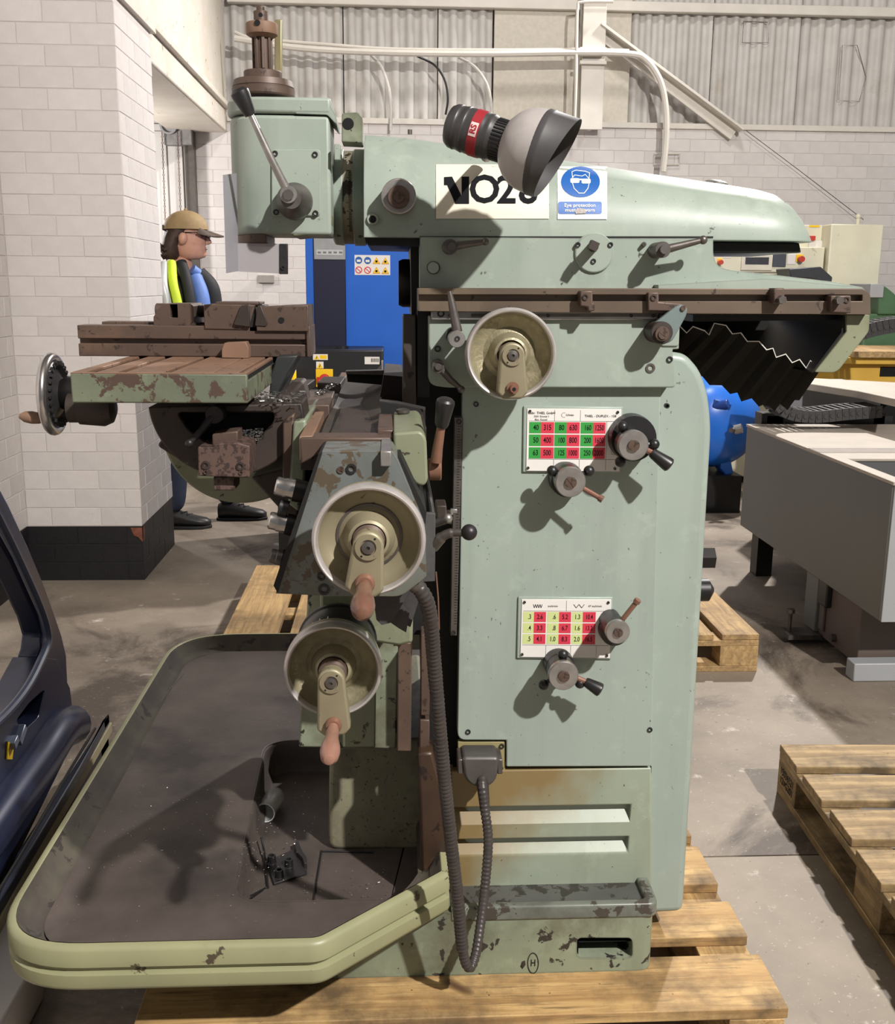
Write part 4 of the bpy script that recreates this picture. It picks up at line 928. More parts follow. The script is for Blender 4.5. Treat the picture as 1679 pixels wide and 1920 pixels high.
# ---- pedestal and knee support
yp0 = PZ(700,1592,WZ).y
P('pedestal', pd([(618,1400),(800,1385),(800,1594),(792,1594),(616,1594)], yp0, .5, [0,0,0,0,20]), paint('dusty_pedestal_paint', (150,148,122), (120,116,96), (74,66,58), .62, 130, (86,78,66), .5, 6, .5), bevel=.012, seg=3)
ks = P('knee_support', pd([(578,1100),(748,1100),(748,1212),(744,1405),(560,1402)], yp0-.10, .6, [0,0,0,0,0]), GREEN_DIRTY, bevel=.004)
P('support_face', pd([(640,1100),(708,1100),(704,1402),(642,1402)], yp0-.112, .02), GREEN_OLD, bevel=.003)
P('knee_skirt', pd([(600,1112),(776,1112),(774,1206),(748,1212),(600,1190)], 1.66, .2, [0,0,6,4,0]), GREEN_OLD, bevel=.006)
P('way_bar_lower', pd([(747,1205),(773,1205),(771,1409),(745,1409)], 1.72, .06), RUST, bevel=.002)
P('way_bar_lower', pd([(790,1190),(808,1190),(806,1342),(789,1342)], 1.78, .05), RUST, bevel=.002)
P('way_bar_lower', pd([(788,1350),(806,1350),(806,1412),(787,1412)], 1.785, .05), RUST, bevel=.002)
P('way_foot', pd([(784,1412),(812,1410),(836,1500),(840,1640),(790,1640)], 1.76, .06, [0,0,10,0,0]), paint('rusty_oily_foot', (84,60,40), (60,46,38), (40,32,30), .58, 20, (110,84,50), .6, 8, .4, .2), bevel=.006)
# ---- knee
YK = 1.36
kn = P('knee', pd([(604,846),(736,846),(746,862),(797,985),(800,1082),(752,1119),(604,1117),(517,1113)], YK, .09, [2,2,6,10,10,16,3,2]), BLUEGREY, bevel=.004)
P('knee_body', pd([(598,885),(742,885),(797,985),(800,1080),(752,1117),(604,1115),(519,1111)], YK+.085, .8), GREEN_DIRTY)
P('knee_left_edge', pd([(597,852),(605,848),(521,1112),(513,1098)], YK-.004, .5), GRIME_SHADE)
screw(659,879,YK,10); screw(639,881,YK,7,slot=True,mat=RUST); screw(608,1105,YK,11); screw(603,1081,YK,8)
P('knee_shadow_gap', pd([(745,858),(752,858),(800,960),(798,985)], YK+.02, .3), GRIME_SHADE)  # black strip painted in for the shadow beside the knee front
for (x, y, r_, m_, L) in ((546,917,19,CHROME,.026),(531,981,18,CHROME,.024),(523,1045,15,STEEL_D,.016)):
    c = PY(x, y, YK+.06); d = V((-1,-.05,.26)).normalized(); k = r_*mpp(x, y, YK+.06)
    o = P('push_button', MB().lathe(c - d*.006, d, [(k,-.0),(k,L*.55),(k*.92,L*.62),(k*.92,L),(k*.8,L+.002),(0,L+.002)], 28), m_)
    P('collar', MB().lathe(c - d*.03, d, [(k*1.15,0),(k*1.15,.026)], 24), BLACK, o)
P('push_button', MB().cyl(PY(540,955,YK+.06), PY(524,950,YK+.06), .012, seg=16), BLACKPL)
# saddle and table carriage on top of the knee
Z0 = PY(640,821,1.46).z
def top(name, quad, z, t, mat, bevel=.002, parent=None):   # block given by the pixel outline of its top face at height z
    return P(name, MB().pz([(PZ(a, b, z).x, PZ(a, b, z).y) for a, b in quad], z-t, z), mat, parent, bevel=bevel)
P('saddle_front', pd([(562,820),(738,820),(737,850),(603,851),(564,872)], 1.46, .05), RUST, bevel=.003)
top('saddle_bed', [(562,820),(738,820),(712,698),(640,698)], Z0-.012, .05, RUST_DARK)
top('saddle_rail', [(561,818),(587,817),(608,771),(586,772)], Z0+.002, .035, RUST_LIGHT)
top('saddle_rail', [(629,720),(641,722),(653,699),(641,698)], Z0+.002, .03, RUST_LIGHT)
top('carriage_block', [(563,759),(618,759),(628,733),(576,733)], Z0+.010, .03, RUST)
top('carriage_block', [(535,722),(576,722),(591,711),(546,712)], Z0+.006, .02, RUST_DARK)
top('carriage_block', [(595,717),(639,719),(648,706),(606,706)], Z0+.008, .035, RUST_DARK)
top('carriage_block', [(516,744),(560,752),(572,733),(522,733)], Z0+.004, .03, RUST)
top('saddle_bridge', [(708,806),(738,806),(736,776),(711,776)], Z0+.006, .03, RUST)
P('stop_bar', pd(rect(714,846,734,875), 1.345, .115), STEEL, bevel=.0015)
def sheet():
    vs = []; fs = []; nx, ny = 14, 22
    for j in range(ny+1):
        v = j/ny; yy = 818 + (704-818)*v
        xl = 601 + (651-601)*v; xr = 716 + (716-716)*v
        for i in range(nx+1):
            u = i/nx; p = PZ(xl + (xr-xl)*u, yy, Z0-.006)
            p.z += -.010*math.sin(math.pi*u) + .022*max(0, v-.45)*u**3*2 + .004*math.sin(7*v+5*u) + (.016*max(0,(v-.55)))
            vs.append(p)
    for j in range(ny):
        for i in range(nx): a = j*(nx+1)+i; fs.append((a, a+1, a+nx+2, a+nx+1))
    m = MB(); m.add(vs + [p - V((0,0,.003)) for p in vs], fs + [tuple(i + len(vs) for i in f[::-1]) for f in fs]); return m
P('rubber_sheet', sheet(), RUBBER2, smooth=60)
P('carriage_end', pd([(650,699),(722,700),(720,722),(652,716)], 2.16, .02), GRIME_SHADE)  # black plate in place of the shaded recess behind the saddle
P('carriage_end_strip', pd([(648,696),(735,694),(752,701),(752,705),(650,702)], 2.15, .03), STEEL_D, bevel=.001)
P('carriage_side', pd([(720,703),(756,706),(756,760),(712,750)], 2.0, .3), RUST_DARK)
P('rubber_flap', MB().tube([PY(712,752,1.75), PY(745,756,1.75), PY(796,767,1.72)], .004, 8), RUBBER)
P('flap_plate', pd([(712,754),(798,768),(798,800),(720,800)], 1.72, .02), GRIME_SHADE)
top('cover_top', [(738,806),(800,800),(793,775),(738,777)], Z0+.002, .02, RUST_DARK)
top('cover_hinge', [(740,790),(766,789),(764,784),(741,785)], Z0+.008, .006, STEEL_D)
P('hinge_knob', MB().lathe(PY(756,773,1.66), (0,0,1), [(.008,-.004),(.011,.0),(.011,.004),(.006,.006),(0,.006)], 18), STEEL_D)
P('knee_cover', pd([(738,812),(790,808),(800,822),(803,900),(796,912),(782,910),(768,895),(738,845)], 1.45, .25, [6,10,14,6,8,8,8,4]), GREEN_OLD, bevel=.012, seg=3)
lv = P('clamp_handle', MB().tube([PY(818,866,1.50), PY(821,840,1.497), PY(828,798,1.49)], [.0085,.0075,.006], 14), COPPER)
P('clamp_hub', MB().cyl(PY(803,880,1.52), PY(828,880,1.52), .0165, seg=24), COPPER, lv, bevel=.002)
P('knob', MB().lathe(PY(828,800,1.49), PY(836,753,1.48)-PY(828,800,1.49), [(0,-.001),(.008,0),(.010,.004),(.0135,.036),(.013,.040),(.010,.043),(0,.044)], 22), BLACKPL, lv)
bl_ = P('ball_lever', MB().tube(bez([PY(812,1026,1.47), PY(830,1006,1.46), PY(850,999,1.455), PY(876,1000,1.45)], 8), [.0085]*8+[.007]*8+[.0055]*9, 12), STEEL_D)
P('ball', MB().sph(PY(880,998,1.45), .0118, 22), IRON, bl_)
b2 = P('ball_lever', MB().cyl(PY(806,985,1.5), PY(838,974,1.49), .006, seg=12), STEEL_D); P('ball', MB().sph(PY(840,972,1.49), .0072, 18), STEEL, b2)
P('lock_block', pd([(818,948),(838,948),(838,968),(848,968),(848,984),(820,980)], 1.60, .05), RUST_DARK, bevel=.002)
P('lock_pointer', pd([(845,955),(858,955),(858,962),(850,962),(850,966),(845,966)], 1.74, .01), STEEL, bevel=.001)
P('cable', MB().tube(bez([PY(798,890,1.5), PY(806,930,1.52), PY(812,970,1.5), PY(808,1000,1.5)], 8), .004, 8), RUBBER)
P('rubber_strip', pd([(788,975),(800,962),(817,963),(816,1090),(786,1092)], 1.46, .01), plain('dusty_grey_rubber', (76,74,74), .65, 0., .25, 20, .3), bevel=.001)
for q, yy in (([(700,1120),(748,1090),(775,1098),(745,1150),(732,1168),(716,1172),(706,1162)], 1.42), ([(738,1160),(775,1100),(790,1112),(778,1150),(770,1176),(758,1170)], 1.435), ([(722,1160),(752,1130),(768,1150),(762,1186),(748,1178)], 1.428)):
    P('bellows_fold', pd(q, yy, .004), plain('folded_rubber', (66,62,62), .6, 0., .3, 20, .3) if 'folded_rubber' not in bpy.data.materials else bpy.data.materials['folded_rubber'])
P('trim_strip', MB().tube([PY(818,1072,1.66), PY(822,1120,1.66), PY(824,1180,1.66)], .0012, 6), COPPER)
# ---- universal table with slots
YT0, YT1 = 1.50, 2.08
tz = PY(300,701,YT0).z; tb = PY(300,756,YT0).z
tx0, tx1 = PY(133,725,YT0).x, PY(464,725,YT0).x
tt = P('table', MB().px([(YT0,tb),(YT0,tz),(YT0+.012,tz),(YT0+.012,tz-.010),(YT1,tz-.010),(YT1,tb)], tx0, tx1), GREEN_CHIPPED, bevel=.002)
P('table_bed', MB().box((tx0+.003, YT0+.011, tz-.012), (tx1-.003, YT1, tz-.0095)), GRIME_SHADE, tt)  # black bed: shade at the slot bottoms put into the colour
P('table_lip', MB().box((tx0, YT0+.001, tz-.0005), (tx1, YT0+.012, tz+.0012)), RUST_LIGHT, tt, bevel=.0006)
for x0, x1 in ((136,160),(181,219),(236,307),(321,400),(403,447),(455,464)):
    a, b = PY(x0, 697, YT0+.02).x, PY(x1, 697, YT0+.02).x
    P('table_rib', MB().box((a, YT0+.02, tz-.004), (b, YT1, tz+.001)), RUST_LIGHT, tt, bevel=.001); P('rib_web', MB().box((a+.006*(x0 > 140), YT0+.023, tz-.012), (b-.006*(x1 < 460), YT1-.002, tz-.0035)), GRIME_SHADE, tt)  # black webs darken the slots between ribs with painted shade
P('angle_plate', MB().pix([(504,752),(508,700),(520,668),(560,666),(540,700),(520,745)], 1.80, .2), plain('dark_blue_grey_steel', (56,58,58), .5, .3, .3, 12), bevel=.003)
# table handwheel (axis along X)
YW = 1.77
wc = PY(100,739,YW); wr = 68*mpp(100,739,YW)
tw = P('table_handwheel', MB().tube([wc + V((0, wr*math.cos(a*math.pi/24), wr*math.sin(a*math.pi/24))) for a in range(48)], .0085, 14, True), CHROME)
P('wheel_dish', MB().lathe(wc, (1,0,0), [(wr*.97,-.003),(wr*.97,.004),(wr*.8,.012),(wr*.72,.004),(wr*.4,.016),(wr*.38,.06),(wr*.2,.06),(wr*.2,-.004)], 44, cap=False), IRON, tw)
hx = PY(136,740,YW).x
P('wheel_hub', MB().lathe((0, YW, wc.z), (1,0,0), [(wr*.40, wc.x+.012),(wr*.5, wc.x+.03),(wr*.48, hx+.01)], 32), BLACK, tw)
hb = wc + V((-.004, -wr*.55, -wr*.62))
P('handle', MB().lathe(hb, (-1,-.05,.12), [(.006,-.002),(.006,.004),(.009,.010),(.0105,.022),(.009,.034),(.004,.042),(0,.043)], 20), RUST_LIGHT, tw)
kb = MB()
for i in range(28):
    an = i*2*math.pi/28; kb.obox(wc + V((.012, wr*.86*math.cos(an), wr*.86*math.sin(an))), .003, .006, .004, Matrix.Rotation(an, 3, 'X'))
P('dial_tooth', kb, GRIME_SHADE, tw, kind='stuff')
P('feed_housing', MB().lathe((0, YW-.03, PY(180,772,YW-.03).z+.006), (1,0,0), [(.012, PY(138,760,YW).x),(.024, PY(140,760,YW).x),(.024, PY(158,760,YW).x),(.027, PY(160,760,YW).x),(.030, PY(205,760,YW).x),(.024, PY(220,760,YW).x),(.012, PY(226,760,YW).x)], 32), RUST_DARK)
# ---- swivel base: half disc, clamp and lever
YD = 1.60
sd_ = P('swivel_disc', pd([(566,756),(572,790)] + circ(428,742,152,28,30,172), YD, .10), RUST_DARK, bevel=.003)
cut(sd_, MB().pix(rnd([(327,776),(512,776),(510,796),(482,824),(430,838),(384,834),(348,808)], 10), YD-.02, .055))
P('slot_back', pd([(325,774),(514,774),(512,800),(480,830),(430,842),(380,838),(340,810)], YD+.034, .01), HOLLOW_SHADE)
P('swivel_lug', pd([(294,836),(310,815),(340,812),(380,860),(345,868)], YD+.06, .05, [8,4,0,0,4]), RUST_DARK, bevel=.003)
P('green_disc', pd(circ(452,792,152,40,5,175), 1.86, .10), GREEN_OLD, bevel=.004)
P('swivel_body', pd([(545,775),(588,775),(580,900),(552,985),(470,895),(530,880)], 1.70, .4), RUST_DARK, bevel=.004)
P('swivel_rib', pd([(520,740),(545,740),(560,800),(560,880),(545,900),(535,900)], 1.62, .3), RUST_DARK, bevel=.004)
P('saddle_column', pd([(550,790),(575,786),(572,905),(560,960),(540,945)], 1.58, .3), GREEN_DIRTY, bevel=.004)
P('saddle_column_face', pd([(530,790),(552,775),(548,905),(530,915)], 1.585, .1), RUST, bevel=.003)
ck = P('clamp_block', pd([(371,838),(400,838),(400,832),(445,830),(468,836),(468,896),(372,893)], YD-.075, .075, 3), RUST_PIT, bevel=.003)
screw(386,872,YD-.075,8,ck,mat=RUST_DARK); screw(451,874,YD-.075,8,ck,mat=RUST_DARK); screw(386,885,YD-.075,4,ck,mat=RUST); screw(452,886,YD-.075,4,ck,mat=RUST)
P('clamp_step', pd([(398,814),(446,808),(446,834),(398,836)], YD-.055, .05), RUST, ck, bevel=.002)
P('clamp_foot', pd(rect(400,894,441,920), YD-.06, .05), RUST_PIT, ck, bevel=.002)
dl = P('swivel_lever', MB().tube([PY(398,782,YD-.03), PY(380,805,YD-.035), PY(357,829,YD-.04)], [.0065,.0055,.0045], 12).sph(PY(355,831,YD-.04), .0068, 16), IRON)
P('boss', ycyl(402,778,YD-.035,YD+.03,17), IRON, dl)
sh = shavings(MB(), [(PY(445,832,YD-.005)+V((0,0,0)), PY(490,826,YD)-PY(445,832,YD), (0,.03,.012))], 150, .004)
sh = shavings(sh, [(PZ(470,756,tb-.004), (.07,0,0), (0,.14,0)), (PZ(590,742,Z0+.012), (.012,0,0), (.02,.2,0))], 320, .004)
so = part('metal_shavings', sh, plain('silver_shavings', (168,166,164), .3, .85, .4)); so['kind'] = 'stuff'; tag(so, 'silver metal shavings heaped around the swivel base under the vise', 'shavings')
P('column_bolt', MB().cyl((.52, 1.90, PY(1330,1046,1.90).z), (PY(1338,1046,1.90).x, 1.90, PY(1330,1046,1.90).z), .022, seg=6), BLACK, smooth=0)
P('column_bolt', MB().lathe((.52, 1.90, PY(1330,1106,1.90).z), (1,0,0), [(.022,0),(.022,PY(1328,1106,1.90).x-.52),(.006,PY(1338,1106,1.90).x-.52),(0,PY(1339,1106,1.90).x-.52)], 16), BLACK)
# ---- right-hand end of the overarm: end bracket and sagging bellows
P('end_bracket', pd([(1588,590),(1632,590),(1630,622),(1570,699),(1528,698),(1588,622)], 1.76, .36, [0,0,6,12,4,0]), GREEN_OLD, bevel=.006)
P('bellows_shade_sheet', pd([(1270,596),(1588,596),(1580,640),(1556,690),(1400,690),(1270,640)], 2.17, .02), HOLLOW_SHADE)  # black sheet added so the space behind the bellows looks dark
P('bracket_backing', pd([(1582,592),(1590,592),(1590,626),(1534,700),(1522,698),(1578,624)], 1.766, .35), BLACK)
P('end_bracket_inner', pd([(1300,590),(1590,590),(1590,624),(1578,640),(1570,600),(1300,603)], 1.80, .30), BLACK)
zig_ = [(1262,617),(1276,612),(1288,624),(1300,612),(1322,620),(1330,628),(1340,606),(1362,610),(1374,626),(1390,624),(1402,640),(1424,640),(1438,656),(1450,653),(1456,670),(1474,664),(1486,680),(1500,674),(1512,690),(1520,676),(1534,689),(1537,671),(1553,673),(1547,657),(1566,651),(1556,636),(1572,628)]
def bellows():
    a = [PY(x, y, 1.80) for x, y in zig_]; b = [PY(x-86+ (i/len(zig_))*40, y+70+12*math.sin(math.pi*i/len(zig_)), 2.16) for i, (x, y) in enumerate(zig_)]
    n = len(a); m = MB(); q = V((0,0,-.0012))
    m.add(a + b + [p+q for p in a] + [p+q for p in b], [(i, i+1, n+i+1, n+i) for i in range(n-1)] + [(2*n+i, 3*n+i, 3*n+i+1, 2*n+i+1) for i in range(n-1)] + [(i, 2*n+i, 2*n+i+1, i+1) for i in range(n-1)]); return m
be = P('bellows', bellows(), plain('black_bellows', (15,13,13), .85, 0., .2, 20, Specular_IOR_Level=.15), smooth=0)
P('bellows_edge', MB().tube([PY(x, y, 1.798) for x, y in zig_], .0011, 5), LABW, be)
# ================================================================ MACHINE VISE (rests on the table)
YV = 1.84
VB = PY(360,667,YV).z
vz = lambda py: PY(360, py, YV).z
vx = lambda px: PY(px, 620, YV).x
vs_ = thing('machine_vise', 'long rusty brown machine vise resting across the slotted milling table', 'vise', (vx(360), YV+.06, tz))
def vp(name, mb, mat=RUST, par=None, **k): return part(name, mb, mat, par or vs_, **k)
zb_ = tz + .0015; zt_ = vz(611)
def bar(y0, y1, nm): return vp(nm, MB().px([(y0, zb_),(y0, vz(645)),(y0+.010, vz(645)),(y0+.010, vz(636)),(y0, vz(636)),(y0, zt_),(y1, zt_),(y1, zb_)], vx(145), vx(578)), RUST, bevel=.0015)
fb_ = bar(YV, YV+.045, 'front_bar'); vp('rear_bar', MB().box((vx(172), YV+.065, zb_), (vx(578), YV+.11, zt_+.004)), RUST, bevel=.0015)
vp('cross_bed', MB().box((vx(300), YV+.04, zb_), (vx(575), YV+.07, zt_-.012)), RUST_DARK)
def jaw(name, pts, y0=YV+.004, d=.10, mat=RUST): return vp(name, MB().py([(vx(x), vz(y)) for x, y in pts], y0, y0+d), mat, bevel=.0015)
j1 = jaw('screw_block', [(288,612),(288,595),(305,570),(358,569),(364,574),(364,614)]); cut(j1, MB().py([(vx(x), vz(y)) for x, y in rect(320,571,334,596)], YV-.01, YV+.03))
vp('slot_floor', MB().py([(vx(x), vz(y)) for x, y in rect(319,571,335,597)], YV+.03, YV+.034), HOLLOW_SHADE, j1)
zc2 = vz(584)
vp('screw_head', MB().lathe((0, YV+.055, zc2), (1,0,0), [(.010, vx(281)),(.0125, vx(283)),(.0125, vx(300))], 24), RUST)
th_ = [(.0105 + .0014*(i % 2), vx(362) + (vx(388)-vx(362))*i/16) for i in range(17)]
vp('vise_screw', MB().lathe((0, YV+.055, zc2), (1,0,0), th_, 24), RUST_DARK)
j2 = jaw('moving_jaw', [(384,617),(384,571),(398,570),(480,571),(466,618)], YV-.002, .11); vp('jaw_cap', MB().box((vx(405), YV+.01, vz(571)), (vx(485), YV+.10, vz(568)+.002)), RUST, j2, bevel=.001)
def jplate(pts, par): vp('jaw_plate', MB().py([(vx(x), vz(y)) for x, y in pts], YV-.008, YV+.10), plain('dark_jaw_steel', (66,58,54), .45, .4) if 'dark_jaw_steel' not in bpy.data.materials else bpy.data.materials['dark_jaw_steel'], par, bevel=.001)
jplate([(440,606),(455,572),(470,570),(470,612),(442,609)], j2)
j3 = jaw('fixed_jaw', [(482,612),(482,575),(580,570),(580,620),(482,620)], YV-.006, .12)
jplate([(480,606),(486,572),(492,572),(504,606),(500,611),(480,610)], j3)
vp('jaw_gap', MB().box((vx(469), YV+.0, vz(620)), (vx(483), YV+.09, vz(575))), GRIME_SHADE)  # black block painted in for the shade between the jaws
sc2 = PY(530,598,YV-.006); vp('jaw_bore', MB().cyl((vx(529), YV-.0062, vz(599)), (vx(529), YV-.0072, vz(599)), .0052, seg=16), HOLLOW_SHADE, j3)
vp('end_plate', MB().box((vx(575), YV-.005, zb_), (vx(582), YV+.115, vz(610))), RUST, bevel=.0015)
sb_ = thing('clamp_stop', 'small rusty chamfered block clamped on the table in front of the vise bar', 'block', (PY(441,672,YV-.03).x, YV-.02, tz))
part('block', MB().py([(PY(x,y,YV-.035).x, PY(x,y,YV-.035).z) for x, y in ((416,671),(416,655),(421,643),(461,641),(466,652),(466,672))], YV-.035, YV-.003), RUST_LIGHT, sb_, bevel=.001)
for o in list(sb_.children): o.location.z += 0
# ================================================================ WORK LAMP hanging in front of the overarm
YL = 1.60
la0, la1 = PY(841,233,YL+.055), PY(1056,300,YL-.002); ax = (la1-la0).normalized(); ml = mpp(950,270,YL)
wl_ = thing('work_lamp', 'black and white cone work lamp with a red band clamped before the overarm', 'lamp', tuple(la0))
def lp(name, prof, mat, par=None, seg=48, **k): return part(name, MB().lathe(la0, ax, [(r*ml, h*ml) for r, h in prof], seg), mat, par or wl_, **k)
lb = lp('lamp_body', [(0,0),(26,0),(36,4),(41,12),(42,20),(42,21),(41,22),(41,30),(42,31),(43,38),(42,39),(42,44),(42.5,46),(42.5,52),(43,54),(43,76),(42,78),(42,84),(43,86),(42,90),(38,98),(38,120),(36,130)], plain('charcoal_lamp_plastic', (62,60,60), .42, 0., .2, 40), smooth=50)
lp('red_band', [(43.2,54),(43.9,54.5),(43.9,73),(43.2,73.5)], plain('lamp_red', (150,38,46), .4, 0., .08), lb)
gr = MB(); t_ = ax.orthogonal().normalized(); b_ = ax.cross(t_)
for i in range(36):
    an = i*2*math.pi/36; rr_ = t_*math.cos(an) + b_*math.sin(an); rot = Matrix((ax, rr_, ax.cross(rr_))).transposed()
    gr.obox(la0 + ax*(109*ml) + rr_*(38.5*ml), 24*ml, 3*ml, 3.4*ml, rot)
part('grip_ribs', gr, BLACKPL, wl_, bevel=.0004, kind='stuff')
lp('cone_shade', [(38,118),(46,122),(60,134),(70,148),(76,164),(79,190),(77,191),(73,166),(60,138),(40,124)], paint('scuffed_white_lamp', (178,172,168), (162,156,154), (120,114,112), .70, 30, (136,130,128), .6, 5, .4), smooth=60)
def hood():
    vs = []; fs = []; seg = 56
    prof2 = [(74,180,0),(79,186,0),(80.5,188,0),(80,196,0),(80.5,198,0),(79.5,200,0),(78,226,40),(76.5,226,40),(75,196,0),(66,150,0)]
    up_ = (V((0,0,1)) - ax*ax.z).normalized(); sd2 = ax.cross(up_)
    for r, h, ob in prof2:
        for k in range(seg):
            an = 2*math.pi*k/seg; c2 = math.cos(an); vs.append(la0 + up_*(r*ml*math.cos(an)) + sd2*(r*ml*math.sin(an)) + ax*((h + ob*c2*.5 + (ob*.12*math.sin(an)))*ml))
    for j in range(len(prof2)-1):
        for k in range(seg): l = (k+1) % seg; fs.append((j*seg+k, j*seg+l, (j+1)*seg+l, (j+1)*seg+k))
    return MB().add(vs, fs)
part('hood', hood(), plain('dark_grey_hood', (70,68,68), .5, 0., .15, 10), wl_, smooth=60)
lp('bulb_face', [(0,160),(60,160),(66,158)], GRIME_SHADE)
nr = -(V((0,1,0)) - ax*ax.y).normalized()                           # towards the viewer, square to the axis
dn = ax.cross(nr); 
if dn.z > 0: dn = -dn
o_ = la0 + ax*(63.5*ml) + nr*(44.2*ml)
def tang(u, v): # u along -dn (upwards), v along -ax
    an = u/(44*ml); return la0 + ax*(63.5*ml - v) + (nr*math.cos(an) - dn*math.sin(an))*(44.3*ml)
pm = MB(); 
pt = [(-12,-7),(12,-7),(12,7),(-12,7)]
n8 = 8; vs = []
for i in range(n8+1):
    u = (-15 + 26*i/n8)*ml
    vs += [tang(u, -7.5*ml), tang(u, 7.5*ml)]
part('maker_patch', MB().add(vs, [(2*i, 2*i+2, 2*i+3, 2*i+1) for i in range(n8)]), plain('pale_pink_print', (222,196,194), .45), wl_, smooth=0)
tx_ = text_mb([('RS', 0, 0, 11, 'CENTER', 1.0, .5)], (0,0,0), (1,0,0), (0,1,0))
part('lettering', MB().add([(lambda p: p + (p - (la0 + ax*((p-la0).dot(ax)))).normalized()*.0004)(tang((v.x-2)*ml, v.y*ml)) for v in tx_.v], tx_.f), bpy.data.materials['lamp_red'], wl_, smooth=0)
part('mount_arm', MB().tube([la0 + ax*100*ml, V(la0 + ax*100*ml) + V((0,.10,.0)), V(la0 + ax*100*ml) + V((.0,.165,-.005))], .010, 12), BLACKPL, wl_)
# ================================================================ GLASS JAR AND PLASTIC FITTING IN THE TRAY
jr = 18.5*mpp(497,1525,PZ(497,1525,WZ).y)
jc0 = PZ(497,1525,WZ+jr); jc0.z = WZ+jr+.001; jc1 = PZ(513,1497,WZ+jr); jd = (jc1-jc0).normalized(); JL = .085
jar = thing('glass_jar', 'small clear glass tube lying open end forward in the tray well', 'jar', tuple(jc0))
part('tube', MB().lathe(jc0, jd, [(jr*.9,.0),(jr*.98,-.001),(jr,.001),(jr,JL*.94),(jr*.8,JL),(0,JL),(0,JL-.002),(jr*.78,JL-.002),(jr*.92,JL*.93),(jr*.9,.0)], 32, cap=False), CLEAR, jar, smooth=50)
part('rolled_lip', MB().tube([jc0 + jd.orthogonal().normalized()*jr*.97*math.cos(a*.3927) + jd.cross(jd.orthogonal().normalized())*jr*.97*math.sin(a*.3927) for a in range(16)], .0012, 6, True), glassm('glass_lip', (236,238,236), .08, .75), jar)
fz = WZ + .002
pf = thing('plastic_fitting', 'broken black plastic plate with three tubular posts lying in the tray well', 'fitting', tuple(PZ(540,1630,fz)))
poly = [(PZ(a, b, fz).x, PZ(a, b, fz).y) for a, b in ((500,1618),(514,1660),(576,1640),(574,1622),(566,1596),(552,1594),(540,1600))]
part('plate', MB().pz(poly, fz, fz+.004), BLACKPL, pf, bevel=.0006)
for a, b in ((510,1618),(524,1645),(542,1625)):
    q = PZ(a, b, fz+.003); k = 8*mpp(a, b, q.y)
    part('post', MB().lathe(q, (0,0,1), [(k*1.3,0),(k,.002),(k*.95,.017),(k*.6,.017),(k*.55,.004),(0,.004)], 18), BLACKPL, pf)
part('broken_wall', MB().pz([(PZ(a, b, fz).x, PZ(a, b, fz).y) for a, b in ((552,1592),(560,1588),(566,1606),(575,1618),(576,1630),(571,1631),(568,1620),(556,1608))], fz, fz+.014), BLACKPL, pf, bevel=.0006)
tag(part('thin_cable', MB().tube(bez([PZ(490,1570,WZ+.03), PZ(496,1600,WZ+.01), PZ(500,1640,WZ+.004), PZ(503,1664,WZ+.004)], 8), .0022, 8), BLACKPL), 'thin black cable lying along the left wall of the tray well', 'cable')
# ================================================================ PALLETS
def pallet(label, org, ang, L, D, boards, zt, top_along='X', woods=WOOD, nstr=3, group=None, th=.022, marks=None):
    """org: corner; local x along ang (radians), local y = 90 deg left of it. boards: (start, width) across the other axis"""
    t = thing('wooden_pallet', label, 'pallet', (org[0], org[1], 0), group)
    ux = V((math.cos(ang), math.sin(ang), 0)); uy = V((-math.sin(ang), math.cos(ang), 0)); rot = Matrix((ux, uy, V((0,0,1)))).transposed()
    def bx(nm, x0, x1, y0, y1, z0, z1, m, bev=.002):
        mb = MB().obox(V((org[0], org[1], (z0+z1)/2)) + ux*(x0+x1)/2 + uy*(y0+y1)/2, x1-x0, y1-y0, z1-z0, rot)
        return part(nm, mb, m, t, bevel=bev)
    za, zb, zc = zt-th, zt-2*th, th
    wt, ws = ('X', 'Y') if top_along == 'X' else ('Y', 'X')
    LL, DD = (L, D) if top_along == 'X' else (D, L)
    for s_, w in boards:
        j = R.uniform(-.006, .006)
        if top_along == 'X': bx('top_board', j, L+j, s_, s_+w, za+.0005, zt, woods[wt])
        else: bx('top_board', s_, s_+w, j, D+j, za+.0005, zt, woods[wt])
    sw_ = .10
    for i in range(nstr):
        p = (LL-sw_)*i/(nstr-1)
        if top_along == 'X': bx('stringer_board', p, p+sw_, 0, D, zb, za, woods[ws]); bx('bottom_board', p, p+sw_, 0, D, 0, zc, woods[ws])
        else: bx('stringer_board', 0, L, p, p+sw_, zb, za, woods[ws]); bx('bottom_board', 0, L, p, p+sw_, 0, zc, woods[ws])
        for k in range(3):
            q = (DD-.145)*k/2
            if top_along == 'X': bx('block', p, p+sw_, q, q+.145, zc, zb, woods[ws])
            else: bx('block', q, q+.145, p, p+sw_, zc, zb, woods[ws])
    return t, ux, uy
px0, px1 = PZ(250,1905,PALZ).x, PZ(1474,1890,PALZ).x
f0 = PZ(1474,1890,PALZ).y
bds = []
for a, b in (((1474,1890),(1404,1789)),((1399,1755),(1376,1689)),((1348,1657),(1316,1586))):
    y0, y1 = PZ(*a, PALZ).y, PZ(*b, PALZ).y; bds.append((y0-f0, y1-y0))
last = bds[-1][0] + bds[-1][1]
for k in range(4): bds.append((last+.045+k*.19, .145))
pallet('wooden pallet under the green milling machine', (px0, f0), 0, px1-px0, bds[-1][0]+bds[-1][1], bds, PALZ)
